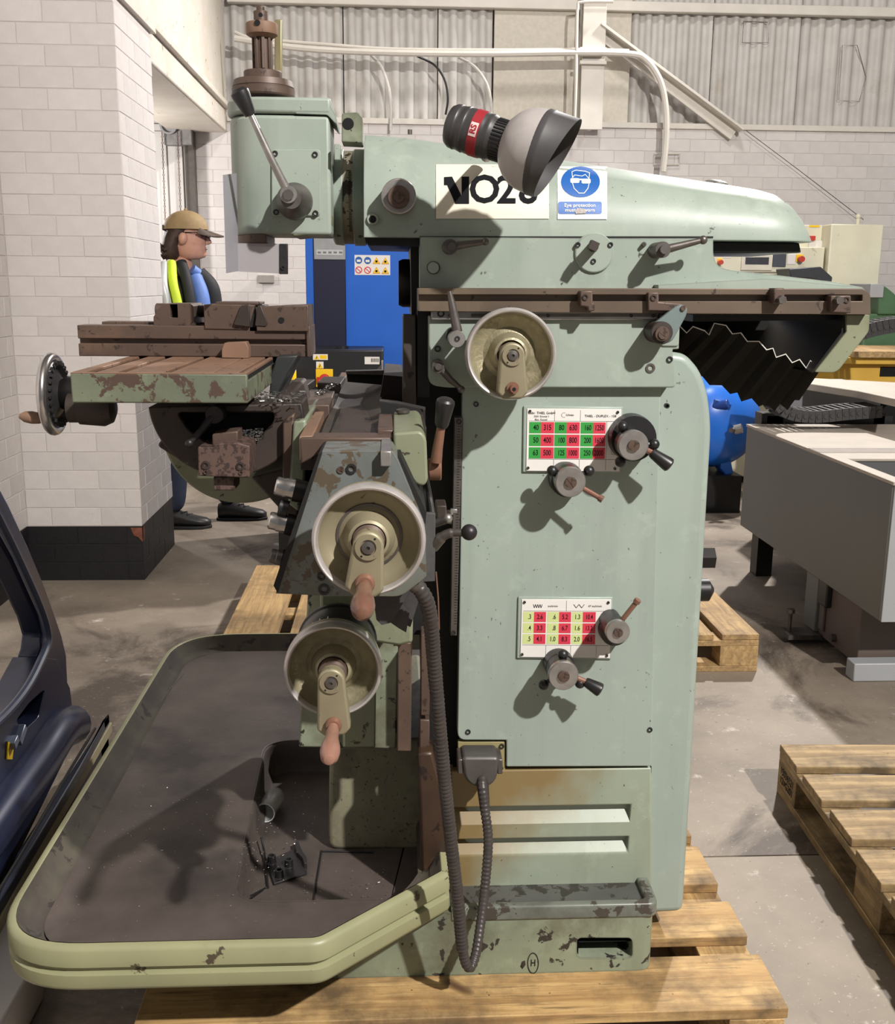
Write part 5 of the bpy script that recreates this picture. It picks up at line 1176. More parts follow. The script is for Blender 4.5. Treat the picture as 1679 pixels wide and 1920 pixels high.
# right foreground pallet, boards across, running towards the viewer
c0 = PZ(1464,1395,.145); an = math.radians(-2.6)
bl2 = [(i*.188, .142) for i in range(7)]
D2 = bl2[-1][0] + bl2[-1][1]
ux = V((math.cos(an), math.sin(an), 0)); uy = V((-math.sin(an), math.cos(an), 0)); o2 = c0 - uy*D2
t2, ux, uy = pallet('stained pallet with five bare boards on open floor right of the milling machine', (o2.x, o2.y), an, .85, D2, bl2, .145, woods=WOODD)
lm = text_mb([('15036521', 0, .012, .021, 'CENTER', .9, .0004), ('12VG201', 0, -.014, .021, 'CENTER', .9, .0004)], c0 - uy*.075 + V((0,0,-.080)) - ux*.0012, -uy, (0,0,1), .0003)
part('stencil_lettering', lm, INK, t2, smooth=0)
# pallet behind the column, boards away from the viewer
c1 = PZ(1425,1190,.145)
pallet('pale pallet just behind the right edge of the milling machine column', (c1.x-1.0, c1.y), 0, 1.0, .95, [(i*.172, .14) for i in range(6)], .145, 'Y', woods={'X': WOODP, 'Y': WOODP, 'Z': WOODP})
# pallet seen left of the knee
xl_ = PZ(418,1190,.145).x; yf_ = PZ(470,1060,.145).y
pallet('shaded pallet on the floor behind the chip tray, left of the knee', (xl_, yf_-1.25), 0, .86, 1.25, [(0,.20),(.245,.20),(.49,.17),(.70,.16)], .145, 'Y', woods={'X': WOODP, 'Y': WOODP, 'Z': WOODP})
# ================================================================ BLUE ENCLOSED MACHINE behind the knee
YBM = 5.45
bm_ = thing('blue_machine', 'tall bright blue cabinet machine with navy panel behind the milling table', 'machine', (0, YBM+.3, 0))
def fr(name, x0, y0, x1, y1, Y, d, mat, par=None, bev=.004, **k):
    a, b = PY(x0, y0, Y), PY(x1, y1, Y); return part(name, MB().box((a.x, Y, a.z), (b.x, Y+d, b.z)), mat, par, bevel=bev, **k)
xa_, xb_ = PY(575,600,YBM).x, PY(800,600,YBM).x
part('cabinet', MB().box((xa_, YBM, .12), (xb_, YBM+.55, 1.90)), BLUE, bm_, bevel=.01)
kp = fr('navy_panel', 586, 380, 650, 655, YBM-.012, .02, NAVY, bm_, label='navy blue front panel')
kk = fr('keypad', 588, 420, 648, 487, YBM-.018, .01, plain('grey_keypad', (150,152,154), .5), bm_, .003)
fr('key_strip', 593, 468, 643, 479, YBM-.020, .004, plain('pale_key_strip', (184,186,188), .5), kk, .003)
for x in (599,609,619,629,639): fr('key', x-3, 471.5, x+3, 475, YBM-.0215, .003, plain('grey_key', (112,112,116), .5) if x == 599 else bpy.data.materials['grey_key'], kk, .001)
fr('green_key', 602, 425, 612, 446, YBM-.021, .006, plain('green_button', (36,128,84), .5), kk, .002)
ws_ = fr('warning_sticker', 665, 478, 732, 516, YBM-.002, .003, LABW, bm_, 0, label='white sticker with eight round and triangular safety signs')
def cell(i, j): return 673 + i*16.6, 488 + j*18.2 + i*.5
for j in range(2):
    for i in range(4):
        x, y = cell(i, j); q = PY(x, y, YBM-.0022); k = 6.6*mpp(x, y, YBM)
        if i >= 2:
            tri = lambda s_: [(q.x - k*s_, q.z - k*.8*s_), (q.x + k*s_, q.z - k*.8*s_), (q.x, q.z + k*.95*s_)]
            part('warning_triangle', MB().py(tri(1.1), YBM-.0026, YBM-.002), plain('sign_orange', (206,140,20), .5) if 'sign_orange' not in bpy.data.materials else bpy.data.materials['sign_orange'], ws_, smooth=0)
            part('triangle_centre', MB().py(tri(.85), YBM-.0030, YBM-.002), PYEL, ws_, smooth=0); part('sign_mark', MB().box((q.x-k*.3, YBM-.0034, q.z-k*.45), (q.x+k*.3, YBM-.002, q.z+k*.1)), INK, ws_, smooth=0)
        elif j == 0:
            part('blue_disc', MB().lathe((q.x, YBM-.002, q.z), (0,-1,0), [(k,0),(k,.0006),(0,.0006)], 24), PBLUE, ws_); part('sign_mark', MB().box((q.x-k*.55, YBM-.0032, q.z-k*.45), (q.x+k*.55, YBM-.002, q.z+k*.2)), LABW, ws_, smooth=0)
        else:
            part('ban_ring', MB().lathe((q.x, YBM-.002, q.z), (0,-1,0), [(k*.72,0),(k,0),(k,.0006),(k*.72,.0006),(k*.72,0)], 24, cap=False), PRED, ws_); part('ban_bar', MB().obox((q.x, YBM-.0028, q.z), k*1.6, .0006, k*.22, Matrix.Rotation(.75,3,'Y')), PRED, ws_, smooth=0)
YBB = YBM - .35
bb_ = part('black_base', MB().box((PY(553,660,YBB).x, YBB, .12), (PY(719,660,YBB).x, YBM, PY(600,656,YBB).z)), plain('satin_black_base', (26,26,30), .42, 0., .1), bm_, bevel=.006)
def st(nm, x0, y0, x1, y1, mat, l_=.002, par=None, bev=.0): return fr(nm, x0, y0, x1, y1, YBB-l_, l_+.001, mat, par or bb_, bev)
s1 = st('danger_sticker', 587, 664, 615, 675, LABW); st('yellow_block', 600, 666, 613, 673, PYEL, .003)
def tri2(x, y, k, l_):
    q = PY(x, y, YBB); m_ = k*mpp(x, y, YBB); part('warning_triangle', MB().py([(q.x-m_, q.z-m_*.8), (q.x+m_, q.z-m_*.8), (q.x, q.z+m_*.9)], YBB-l_, YBB-.001), PYEL, bb_, smooth=0); part('sign_mark', MB().obox((q.x, YBB-l_-.0004, q.z-m_*.1), m_*.2, .0006, m_*.9, Matrix.Rotation(.3,3,'Y')), INK, bb_, smooth=0)
tri2(594,670,5,.003); st('hazard_sticker', 593, 678, 607, 691, LABW); tri2(600,685.5,6,.003)
st('serial_label', 684, 669, 712, 683, LABW)
bcm = MB(); 
for i in range(12):
    a, b = PY(696+i*1.25, 672, YBB-.0024), PY(696+i*1.25+R.choice((.5,.8)), 679, YBB-.0024); bcm.box((a.x, YBB-.0026, a.z), (b.x, YBB-.002, b.z))
part('barcode', bcm, INK, bb_, smooth=0, kind='stuff')
iso = st('isolator_plate', 592, 692, 625, 726, PYEL, .012, None, .003); q = PY(609,711,YBB-.012)
part('isolator_knob', MB().lathe(q, (0,-1,0), [(.026,0),(.026,.012),(.022,.018),(0,.018)], 28).obox(q + V((0,-.022,0)), .075, .014, .024, Matrix.Identity(3)), plain('isolator_red', (196,48,40), .45), bb_, bevel=.002)
part('knob_tag', MB().obox(q + V((-.008,-.030,-.008)), .03, .002, .014, Matrix.Identity(3)), PYEL, bb_)
part('padlock_hasp', MB().box(tuple(PY(715,676,YBB-.02)), tuple(PY(719,700,YBB+.0))), STEEL, bb_, bevel=.002)
part('knob', MB().cyl((PY(640,655,YBB).x, YBB+.12, PY(640,656,YBB).z), (PY(640,655,YBB).x, YBB+.12, PY(640,656,YBB).z+.012), .03, seg=20), BLACKPL, bb_)
bt = thing('bottle', 'white bottle with yellow and green label beside the black cabinet base', 'bottle', (PY(541,700,5.0).x, 5.0, 0))
YQ = 5.0; q = PY(541,716,YQ); kq = 15*mpp(541,700,YQ)
part('stand_block', MB().box((q.x-.06, YQ-.05, 0), (q.x+.06, YQ+.07, q.z-.03)), BLACK, bt)
part('bottle_body', MB().lathe((q.x, YQ, q.z-.03), (0,0,1), [(kq,0),(kq,.085),(kq*.7,.12),(kq*.3,.135),(kq*.3,.15),(0,.15)], 28), LABW, bt)
part('yellow_label', MB().lathe((q.x, YQ, q.z-.03), (0,0,1), [(kq*1.01,.0),(kq*1.01,.08),(kq*.9,.09)], 28), PYEL, bt)
part('green_stripe', MB().lathe((q.x, YQ, q.z-.03), (0,0,1), [(kq*1.02,.002),(kq*1.02,.03)], 28), plain('label_green', (40,140,70), .5), bt)
# ================================================================ COMPRESSOR TANK
YC2 = 6.5
ct = thing('air_tank', 'big glossy blue air receiver tank on its side beyond the column', 'tank', tuple(PZ(1350,890,0)))
q = PY(1343,790,YC2); kt = 88*mpp(1343,790,YC2)
part('shell', MB().lathe((q.x, YC2, q.z), (0,1,0), [(0,-.17),(kt*.25,-.165),(kt*.5,-.145),(kt*.75,-.10),(kt*.92,-.04),(kt,.03),(kt,.45),(kt*.7,.57),(0,.62)], 56), TANKB, ct, smooth=60)
def xzp(pts, Y): return xz(pts, Y)
for pts in ([(1352,842),(1368,846),(1376,888),(1362,892),(1352,878)], [(1300,842),(1318,840),(1312,888),(1300,890)]):
    part('foot', MB().py(xz(pts, YC2-.05), YC2-.05, YC2+.12), TANKB, ct, bevel=.006)
part('skid', MB().box((q.x-.42, YC2-.1, 0), (q.x+.16, YC2+.4, PY(1365,890,YC2).z+.01)), BLACK, ct)
part('valve', MB().cyl(PY(1378,806,YC2-.2), PY(1392,803,YC2-.22), .03, seg=16), STEEL, ct); part('valve_stem', MB().cyl(PY(1390,804,YC2-.1), PY(1372,807,YC2-.24), .016, seg=12), STEEL_D, ct)
part('lifting_eye', MB().obox(PY(1352,760,YC2-.13), .11, .06, .05, Matrix.Rotation(.3,3,'Y')).cyl(PY(1336,762,YC2-.12), PY(1366,757,YC2-.18), .028, seg=14), plain('blue_fitting', (22,60,130), .35), ct, bevel=.004)
# ================================================================ GREY CABINETS AT THE RIGHT
gb_ = thing('grey_cabinet', 'large plain grey sheet metal box raised on a ribbed brown pedestal', 'cabinet', (2.0, 4.0, 0))
YN, YFAR = 3.40, 3.40*1.441
GX = PY(1676,903,YN).x; gzt, gzb = PY(1676,903,YN).z, PY(1650,1165,YN).z
body = part('box', MB().box((GX, YN, gzb), (GX+.95, YFAR, gzt-.012)), GREYBOX, gb_, bevel=.004)
part('front_sheet', MB().box((GX+.004, YN-.008, gzb), (GX+.95, YN, gzt-.012)), GREYL, gb_, label='front sheet coloured pale as if lit')  # lighter than the box sides: the lit face is put into the colour
tp = part('top_sheet', MB().box((GX-.004, YN-.01, gzt-.012), (GX+.95, YFAR+.004, gzt)), GREYTOP, gb_, bevel=.003, label='top sheet coloured pale as if lit')
a, b = PZ(1590,860,gzt), PZ(1679,885,gzt)
cut(tp, MB().box((a.x, b.y-.1, gzt-.03), (a.x+.5, a.y, gzt+.02)))
part('top_opening', MB().box((a.x, b.y-.1, gzt-.0122), (a.x+.5, a.y, gzt-.0118)), HOLLOW_SHADE, gb_)
part('top_seam', MB().box((GX-.002, YN+.62, gzt-.001), (GX+.9, YN+.74, gzt+.0015)), plain('grey_top_strip', (134,124,116), .6), gb_)
pz_ = PZ(1607,1245,0.035)
PXL = pz_.x; PYN = pz_.y; PYF2 = PX(1516,1150,PXL).y
ped = part('pedestal', MB().box((PXL, PYN, .03), (PXL+.8, PYF2-.02, gzb+.01)), BROWNG, gb_, bevel=.004)
for i in range(9):
    yy = PYN + .30 + i*.075
    if yy < PYF2-.15: part('rib', MB().box((PXL-.012, yy, .06), (PXL, yy+.045, gzb)), BROWNG, ped, bevel=.004)
part('corner_panel', MB().box((PXL-.02, PYF2-.12, .04), (PXL+.1, PYF2, gzb)), GREYBOX, ped, bevel=.004)
part('handle', MB().box((PXL-.025, PYN+.26, .17), (PXL, PYN+.34, .29)), BLACKPL, ped, bevel=.006)
q = PX(1567,1196,PXL); part('bolt', MB().cyl(q, q + V((-.02,0,0)), .016, seg=14), STEEL_D, ped)
part('foot_plate', MB().box((PXL-.05, PYN-.09, .0), (PXL+.6, PYN-.02, .07)), GREYL, gb_, bevel=.004, label='light grey channel foot')
part('levelling_foot', MB().box((PXL-.14, PYF2-.16, .02), (PXL+.0, PYF2-.06, .04)).cyl((PXL-.12, PYF2-.11, 0), (PXL-.12, PYF2-.11, .13), .008, seg=10).cyl((PXL-.12, PYF2-.11, .12), (PXL-.12, PYF2-.11, .135), .018, seg=8), STEEL_D, gb_)
g2 = thing('grey_workbench', 'grey metal cabinet with a pale flat top behind the cable chain', 'cabinet', (2.6, 5.6, 0))
Y2 = 5.3; zt2 = PY(1505,715,Y2).z
xg0 = PY(1504,760,Y2).x
part('carcass', MB().box((xg0, Y2, .1), (xg0+.42, Y2+.5, zt2-.03)), GREYL, g2, bevel=.004)
part('carcass', MB().box((xg0+.62, Y2-.25, .1), (xg0+1.3, Y2+.3, zt2-.06)), GREYL, g2, bevel=.004)
part('kick', MB().box((xg0+.02, Y2+.03, 0), (xg0+1.2, Y2+.3, .1)), BLACK, g2)
part('recess', MB().box((xg0+.4, Y2+.1, .1), (xg0+.64, Y2+.4, zt2-.04)), HOLLOW_SHADE, g2)
part('top', MB().pz([(PZ(1508,708,zt2).x, PZ(1508,708,zt2).y), (PZ(1700,718,zt2).x, PZ(1700,718,zt2).y), (PZ(1700,752,zt2).x, PZ(1700,752,zt2).y), (PZ(1610,733,zt2).x, PZ(1610,733,zt2).y), (PZ(1504,717,zt2).x, PZ(1504,717,zt2).y)], zt2-.035, zt2), GREYTOP, g2, bevel=.003, label='top coloured pale as if lit')
# ---- cable chain (energy chain) links
def linkchain(label, pts, Y, w, n, dz):
    t = thing('cable_chain', label, 'chain', tuple(PY(*pts[0], Y)))
    path = bez([PY(a, b, Y) for a, b in pts], max(2, n//(len(pts)-1)+1))
    L = [0]
    for p, q in zip(path, path[1:]): L.append(L[-1] + (q-p).length)
    def at(s_):
        for i in range(len(path)-1):
            if L[i+1] >= s_: return path[i].lerp(path[i+1], (s_-L[i])/max(1e-6, L[i+1]-L[i]))
        return path[-1]
    st_ = L[-1]/n; first = None
    for i in range(n):
        a, b = at(i*st_), at((i+1)*st_); d = (b-a).normalized(); s_ = V((0,1,0)); up = s_.cross(d).normalized() if abs(d.y) < .9 else V((0,0,1)); rot = Matrix((d, s_, up)).transposed()
        m = MB().obox((a+b)/2 - s_*w/2, st_*.94, .012, dz, rot).obox((a+b)/2 + s_*w/2, st_*.94, .012, dz, rot).obox((a+b)/2 + up*dz*.42, st_*.45, w, .008, rot).obox((a+b)/2 - up*dz*.42, st_*.45, w, .008, rot)
        m.cyl((a+b)/2 - s_*(w/2+.010), (a+b)/2 - s_*(w/2-.0), dz*.2, seg=8)
        part('link', m, plain('black_chain_link', (52,50,50), .5, 0., .2) if 'black_chain_link' not in bpy.data.materials else bpy.data.materials['black_chain_link'], t)
    return t
linkchain('black plastic cable chain curving low across before the pale topped cabinet', [(1452,706),(1446,738),(1462,768),(1510,778),(1580,772),(1640,768)], 4.75, .16, 20, .055)
linkchain('black plastic cable chain rising toward the right edge by the green machine', [(1600,625),(1640,614),(1690,606)], 5.6, .14, 8, .075)
fr_ = thing('support_stand', 'dark steel support stand crossing behind the sagging bellows and cable chain', 'frame', (2.2, 5.4, 0))
part('rail', MB().box(tuple(PY(1430,775,4.93)), tuple(V(PY(1660,800,4.93)) + V((0,.1,0)))), BLACK, fr_, bevel=.004)
part('leg', MB().box((PY(1440,780,4.93).x, 4.93, 0), (PY(1470,780,4.93).x, 5.02, PY(1440,780,4.93).z)), BLACK, fr_)
part('leg', MB().box((PY(1640,780,4.93).x, 4.93, 0), (PY(1675,780,4.93).x, 5.02, PY(1440,780,4.93).z)), BLACK, fr_)
part('arm', beam(PY(1440,690,4.98), PY(1495,735,4.98), .07, .08, '', 0), BLACK, fr_, bevel=.006)
part('motor', MB().box(tuple(PY(1462,690,4.95)), tuple(V(PY(1500,722,4.95)) + V((0,.1,0)))), IRON, fr_, bevel=.01)
# ---- yellow machine with board on top, green machine
ym = thing('yellow_machine', 'yellow painted steel machine with plywood sheet on top at right edge', 'machine', (3.0, 6.4, 0))
Y3 = 6.2
xy0 = PY(1500,690,Y3).x
zy = PY(1560,672,Y3).z
yb = part('body', MB().box((PY(1522,690,Y3).x, Y3, .05), (xy0+1.3, Y3+.52, zy-.03)), YEL, ym, bevel=.006)
part('top_plate', MB().box((PY(1560,660,Y3).x, Y3-.06, zy-.03), (xy0+1.3, Y3+.55, zy+.01)), YEL, ym, bevel=.004)
part('dark_opening', MB().box(tuple(PY(1652,688,Y3-.004)), tuple(V(PY(1690,706,Y3)) + V((0,.02,0)))), HOLLOW_SHADE, ym)
tag(part('plywood_sheet', MB().box((PY(1590,650,Y3).x, Y3-.1, zy+.011), (xy0+1.35, Y3+.57, zy+.05)), WOODP, bevel=.003), 'pale plywood sheet lying on the yellow machine', 'board')
gm_ = thing('green_machine', 'dark green machine with rounded hood at the right edge', 'machine', (3.9, 7.2, 0))
Y4 = 6.82
part('body', MB().box((PY(1622,600,Y4).x, Y4, 0), (PY(1622,600,Y4).x+1.2, Y4+.35, PY(1640,588,Y4).z)), MGREEN, gm_, bevel=.01)
part('hood', MB().py([(PY(x, y, Y4).x, PY(x, y, Y4).z) for x, y in ((1645,590),(1646,532),(1660,538),(1675,550),(1690,566),(1700,590))], Y4-.02, Y4+.35), MGREEN, gm_, bevel=.01)
part('cap_block', MB().box(tuple(PY(1634,532,Y4-.03)), tuple(V(PY(1653,558,Y4)) + V((0,.3,0)))), GREYL, gm_, bevel=.004)
# ---- cream CNC machine at the back
Y5 = 7.3
cm = thing('cream_machine', 'cream white machine tool with a control panel behind the overarm end', 'machine', (3.0, 7.5, 0))
xc0, xc1, xc2 = PY(1320,500,Y5).x, PY(1548,500,Y5).x, PY(1645,500,Y5).x
ztp = PY(1600,421,Y5).z
part('tall_cabinet', MB().box((xc1, Y5-.05, .05), (xc2, Y5+.6, ztp)), CREAM, cm, bevel=.008)
part('side_column', MB().box((PY(1500,450,Y5).x, Y5+.1, PY(1500,505,Y5).z), (xc1, Y5+.6, ztp)), CREAM, cm, bevel=.006)
part('control_panel', MB().box((xc0, Y5, PY(1400,510,Y5).z), (PY(1545,500,Y5).x, Y5+.12, PY(1400,462,Y5).z)), CREAM, cm, bevel=.006)
part('lower_body', MB().box((xc0, Y5+.12, .05), (xc1, Y5+.6, PY(1400,512,Y5).z)), CREAM, cm, bevel=.006)
def c5(nm, x0, y0, x1, y1, mat, l_=.012): return fr(nm, x0, y0, x1, y1, Y5-l_, l_, mat, cm, .002)
sc5 = c5('screen_frame', 1392, 478, 1448, 507, LAB, .014); fr('screen', 1399, 482, 1442, 496, Y5-.018, .004, plain('dark_screen', (66,66,72), .25), sc5, .001)
c5('meter', 1451, 476, 1474, 500, plain('dark_meter', (72,76,84), .35)); c5('paper_note', 1478, 476, 1492, 496, LABW, .004); c5('paper_note', 1357, 476, 1371, 484, LABW, .004)
c5('yellow_plate', 1494, 477, 1506, 491, PYEL, .006); q = PY(1501,486,Y5-.01)
part('emergency_button', MB().cyl(q, q + V((0,-.04,0)), .020, seg=16), plain('mushroom_red', (190,50,36), .45), cm)
c5('yellow_plate', 1346, 484, 1354, 496, PYEL, .006); q = PY(1350,492,Y5-.01); part('emergency_button', MB().cyl(q, q + V((0,-.04,0)), .016, seg=16), bpy.data.materials['mushroom_red'], cm)
fr('yellow_sign', 1519, 422, 1537, 426, Y5+.095, .005, PYEL, cm, .0); fr('paper_note', 1518, 451, 1543, 481, Y5+.09, .004, LABW, cm, .0); fr('red_knob', 1520, 442, 1530, 451, Y5+.06, .05, bpy.data.materials['mushroom_red'], cm, .004)
part('lifting_pin', MB().cyl(PY(1609,421,Y5+.2), PY(1610,407,Y5+.2), .014, seg=10).sph(PY(1610,406,Y5+.2), .02, 12), CREAM, cm)
part('spindle_block', MB().py([(PY(x, y, Y5-.3).x, PY(x, y, Y5-.3).z) for x, y in ((1480,504),(1540,500),(1562,520),(1560,532),(1536,526),(1520,522),(1484,520))], Y5-.3, Y5-.05), plain('dark_spindle', (60,62,66), .4, .3), cm, bevel=.006)
# ================================================================ CAR DOOR AND SHEETS at the lower left
DX = -.93
dz = lambda pts: [(PX(x, y, DX).y, PX(x, y, DX).z) for x, y in pts]
cdoor = thing('car_door', 'navy blue stripped car door standing on edge beside the chip tray', 'car door', (DX, 2.3, 0))
out_ = [(-70,800),(-40,850),(4,944),(40,1020),(70,1090),(92,1150),(106,1190),(115,1228),(118,1290),(124,1340),(132,1362),(120,1400),(60,1520),(0,1640),(-120,1900),(-190,1900),(-190,1500),(-120,1440),(-60,1390),(0,1338),(40,1280),(66,1215),(69,1190),(60,1158),(40,1115),(10,1050),(-60,920)]
body_ = [(118,1290),(124,1340),(132,1362),(120,1400),(60,1520),(0,1640),(-120,1900),(-260,1900),(-260,1560),(-120,1440),(-60,1392),(0,1336),(24,1302),(60,1232),(92,1236)]
frame_ = [(-80,790),(4,944),(40,1020),(70,1090),(92,1150),(106,1190),(115,1228),(118,1290),(112,1300),(60,1232),(66,1215),(69,1190),(60,1158),(40,1115),(10,1050),(-90,880)]
bd_ = part('door_skin', MB().px(dz(body_), DX-.05, DX+.02), DOORBLUE, cdoor, bevel=.006)
cut(bd_, MB().px(dz(rnd([(70,1292),(58,1345),(30,1370),(14,1352),(40,1318)], 8)), DX-.03, DX+.06))
part('cavity', MB().px(dz([(76,1285),(60,1350),(28,1378),(10,1352),(40,1310)]), DX-.034, DX-.03), HOLLOW_SHADE, bd_)
part('window_frame', MB().px(dz(frame_), DX-.04, DX+.015), DOORBLUE, cdoor, bevel=.008, seg=3)
lipp = [PX(x, y, DX+.03) for x, y in ((-60,860),(12,1000),(50,1080),(76,1140),(88,1180),(89,1206),(76,1240),(50,1290),(10,1340),(-60,1402))]
part('seal_channel', MB().tube(bez(lipp, 8), .011, 10), plain('grey_blue_seal', (66,72,92), .35), cdoor)
sw_ = MB(); 
top_c = [PX(x, y, DX+.02) for x, y in ((126,1340),(100,1352),(60,1410),(0,1490),(-80,1600))]
part('armrest_bulge', MB().tube(bez([p + V((.01,0,-.03)) for p in top_c], 8), .055, 16), DOORBLUE, cdoor, smooth=60)
part('hinge_bracket', MB().obox(PX(33,1378,DX+.02), .03, .05, .02, Matrix.Rotation(.5,3,'X')).obox(PX(20,1392,DX+.02), .03, .03, .02, Matrix.Rotation(.3,3,'X')), plain('pale_blue_metal', (130,140,160), .35, .5), cdoor, bevel=.002)
part('yellow_tag', MB().px(dz([(-4,1390),(7,1400),(4,1424),(-6,1424)]), DX+.021, DX+.024), PYEL, cdoor)
for x, y in ((20,1030),(52,1410),(18,1398)): part('hole', MB().cyl(PX(x, y, DX+.0205), PX(x, y, DX+.0205) + V((.001,0,0)), .005, seg=10), HOLLOW_SHADE, cdoor)
SZ = .30
pn = thing('dark_panel', 'flat dark navy panel with taped pale edge lying between car door and tray', 'panel', tuple(PZ(100,1500,0)))
pq = [(124,1338),(160,1352),(196,1354),(150,1440),(60,1590),(-30,1740),(-30,1600)]
part('sheet', MB().pz([(max(-.845, PZ(a, b, .16).x), PZ(a, b, .16).y) for a, b in pq], .13, .16), plain('dark_navy_board', (40,44,58), .4, .1), pn, bevel=.004)
part('groove', MB().tube([PZ(178,1366,.163), PZ(130,1446,.163), PZ(40,1600,.163), PZ(-30,1715,.163)], .004, 6), BLACK, pn)
part('pale_edge', MB().pz([(PZ(a, b, .13).x, PZ(a, b, .13).y) for a, b in ((196,1354),(210,1354),(160,1440),(60,1612),(-20,1760),(-36,1745))], .10, .13), plain('pale_edge_strip', (168,158,128), .6), pn, bevel=.002)
part('support', MB().pz([(max(-.845, PZ(a, b, .1).x), PZ(a, b, .1).y) for a, b in ((120,1380),(180,1400),(20,1680),(-20,1680))], 0, .10), BLACK, pn)
wslab = thing('white_slab', 'long white slab lying on the floor at the bottom left corner', 'slab', tuple(PZ(20,1800,0)))
part('slab', MB().pz([(PZ(a, b, .10).x, PZ(a, b, .10).y) for a, b in ((40,1640),(76,1690),(76,1790),(-6,1935),(-90,1990),(-120,1800))], .0, .10), plain('white_slab_paint', (196,192,188), .5, 0., .08, 6), wslab, bevel=.006)
# ================================================================ PERSON beyond the table
def skin(name, verts, edges, radii, mat, parent=None, sub=2, root=0):
    vs = [V(v) for v in verts]; c = vs[root].copy()
    me = bpy.data.meshes.new(name); me.from_pydata([v - c for v in vs], edges, [])
    o = bpy.data.objects.new(name, me); link(o, parent, c)
    md = o.modifiers.new('skin', 'SKIN'); md.use_smooth_shade = True
    for i, r in enumerate(radii):
        sv_ = me.skin_vertices[0].data[i]; sv_.radius = r if isinstance(r, tuple) else (r, r); sv_.use_root = (i == root)
    s_ = o.modifiers.new('sub', 'SUBSURF'); s_.levels = sub; s_.render_levels = sub
    dg = bpy.context.evaluated_depsgraph_get(); dg.update()
    m2 = bpy.data.meshes.new_from_object(o.evaluated_get(dg)); o.modifiers.clear(); o.data = m2
    m2.materials.clear(); m2.materials.append(mat); m2.polygons.foreach_set('use_smooth', [True]*len(m2.polygons)); return o
PYM = 6.15
px_, ey_ = PY(342,560,PYM).x, PYM
man = thing('person', 'man in tan cap, yellow hi-vis vest and jeans standing sideways by the pillar', 'person', (px_, ey_, 0))
SKIN = plain('skin', (196,146,124), .5, 0., .1, 40); JEANS = plain('dark_jeans', (26,34,54), .75, 0., .25, 20, .2); JACK = plain('black_jacket', (24,24,28), .7, 0., .2, 14)
HIV = plain('hi_vis_yellow', (206,232,50), .6, 0., .08, 12); SILV = plain('reflective_strip', (196,198,196), .4, .2, .1); HAIR = plain('brown_hair', (64,46,36), .6, 0., .4, 60)
CAPM = plain('tan_cap', (150,126,88), .7, 0., .15, 30); PEAK = plain('brown_peak', (84,68,56), .6, 0., .15); SHIRT = plain('blue_shirt', (96,128,196), .6, 0., .1, 20); SHOE = plain('black_shoe', (26,24,24), .45, 0., .2)
def w_(x, y, z): return (px_ + x, ey_ + y, z)   # x forward (to the right), y: negative is towards the viewer
# one continuous body: pelvis, spine, neck, head core, arms, legs
bv = [w_(-.02,0,.95), w_(-.02,0,1.15), w_(-.02,0,1.38), w_(.0,0,1.49), w_(.025,0,1.57),
      w_(-.09,-.18,1.37), w_(-.15,-.22,1.13), w_(-.05,-.24,.92), w_(-.03,.19,1.40), w_(-.03,.25,1.13), w_(.07,.25,.92),
      w_(-.03,-.10,.90), w_(-.05,-.11,.50), w_(-.08,-.11,.10), w_(.0,.10,.90), w_(.10,.11,.50), w_(.22,.11,.10)]
be_ = [(0,1),(1,2),(2,3),(3,4),(2,5),(5,6),(6,7),(2,8),(8,9),(9,10),(0,11),(11,12),(12,13),(0,14),(14,15),(15,16)]
brd = [.13,.125,.14,.062,.06,.065,.048,.036,.065,.048,.036,.09,.06,.042,.09,.06,.042]
bdy = skin('body', bv, be_, brd, SKIN, man)
# clothes follow the body
skin('trousers', [bv[0], w_(-.03,-.10,.86), w_(-.05,-.11,.50), w_(-.085,-.11,.09), w_(.0,.10,.86), w_(.10,.11,.50), w_(.215,.11,.09), w_(-.02,0,1.02)],
     [(0,1),(1,2),(2,3),(0,4),(4,5),(5,6),(0,7)], [(.155,.14),.105,.082,.070,.105,.082,.070,.15], JEANS, man)
skin('jacket', [w_(-.02,0,.98), w_(-.02,0,1.18), w_(-.03,0,1.36), w_(-.005,0,1.47), w_(-.10,-.19,1.37), w_(-.15,-.22,1.13), w_(-.06,-.24,.95), w_(-.03,.20,1.40), w_(-.03,.26,1.13), w_(.06,.26,.95)],
     [(0,1),(1,2),(2,3),(2,4),(4,5),(5,6),(2,7),(7,8),(8,9)], [(.17,.16),(.165,.155),(.165,.16),.085,.070,.060,.055,.088,.068,.055], JACK, man)
def hand(side):
    o_ = V(w_(.07 if side > 0 else -.05, .25*side, .92)); d = V((.35,0,-1)).normalized(); f = V((0,0,1)).cross(d); 
    m = MB(); pr = [o_, o_ + d*.05, o_ + d*.09]
    palm = skin('hand', [pr[0], pr[1], pr[2]] + sum([[pr[2] + V((0,.0,0)) + V((.022*(k-1.5),0,0)) + d*.015, pr[2] + V((.023*(k-1.5),0,0)) + d*(.045 + (.006 if k in (1,2) else 0)), pr[2] + V((.021*(k-1.5)+.008,0,0)) + d*(.075 + (.010 if k in (1,2) else 0))] for k in range(4)], []) + [pr[0] + d*.03 + V((.04,0,0)), pr[0] + d*.06 + V((.055,0,0))],
        [(0,1),(1,2)] + sum([[(2,3+3*k),(3+3*k,4+3*k),(4+3*k,5+3*k)] for k in range(4)], []) + [(0,15),(15,16)],
        [.026,.034,.03] + [.0095,.009,.008]*4 + [.011,.009], SKIN, man, 1)
hand(-1); hand(1)
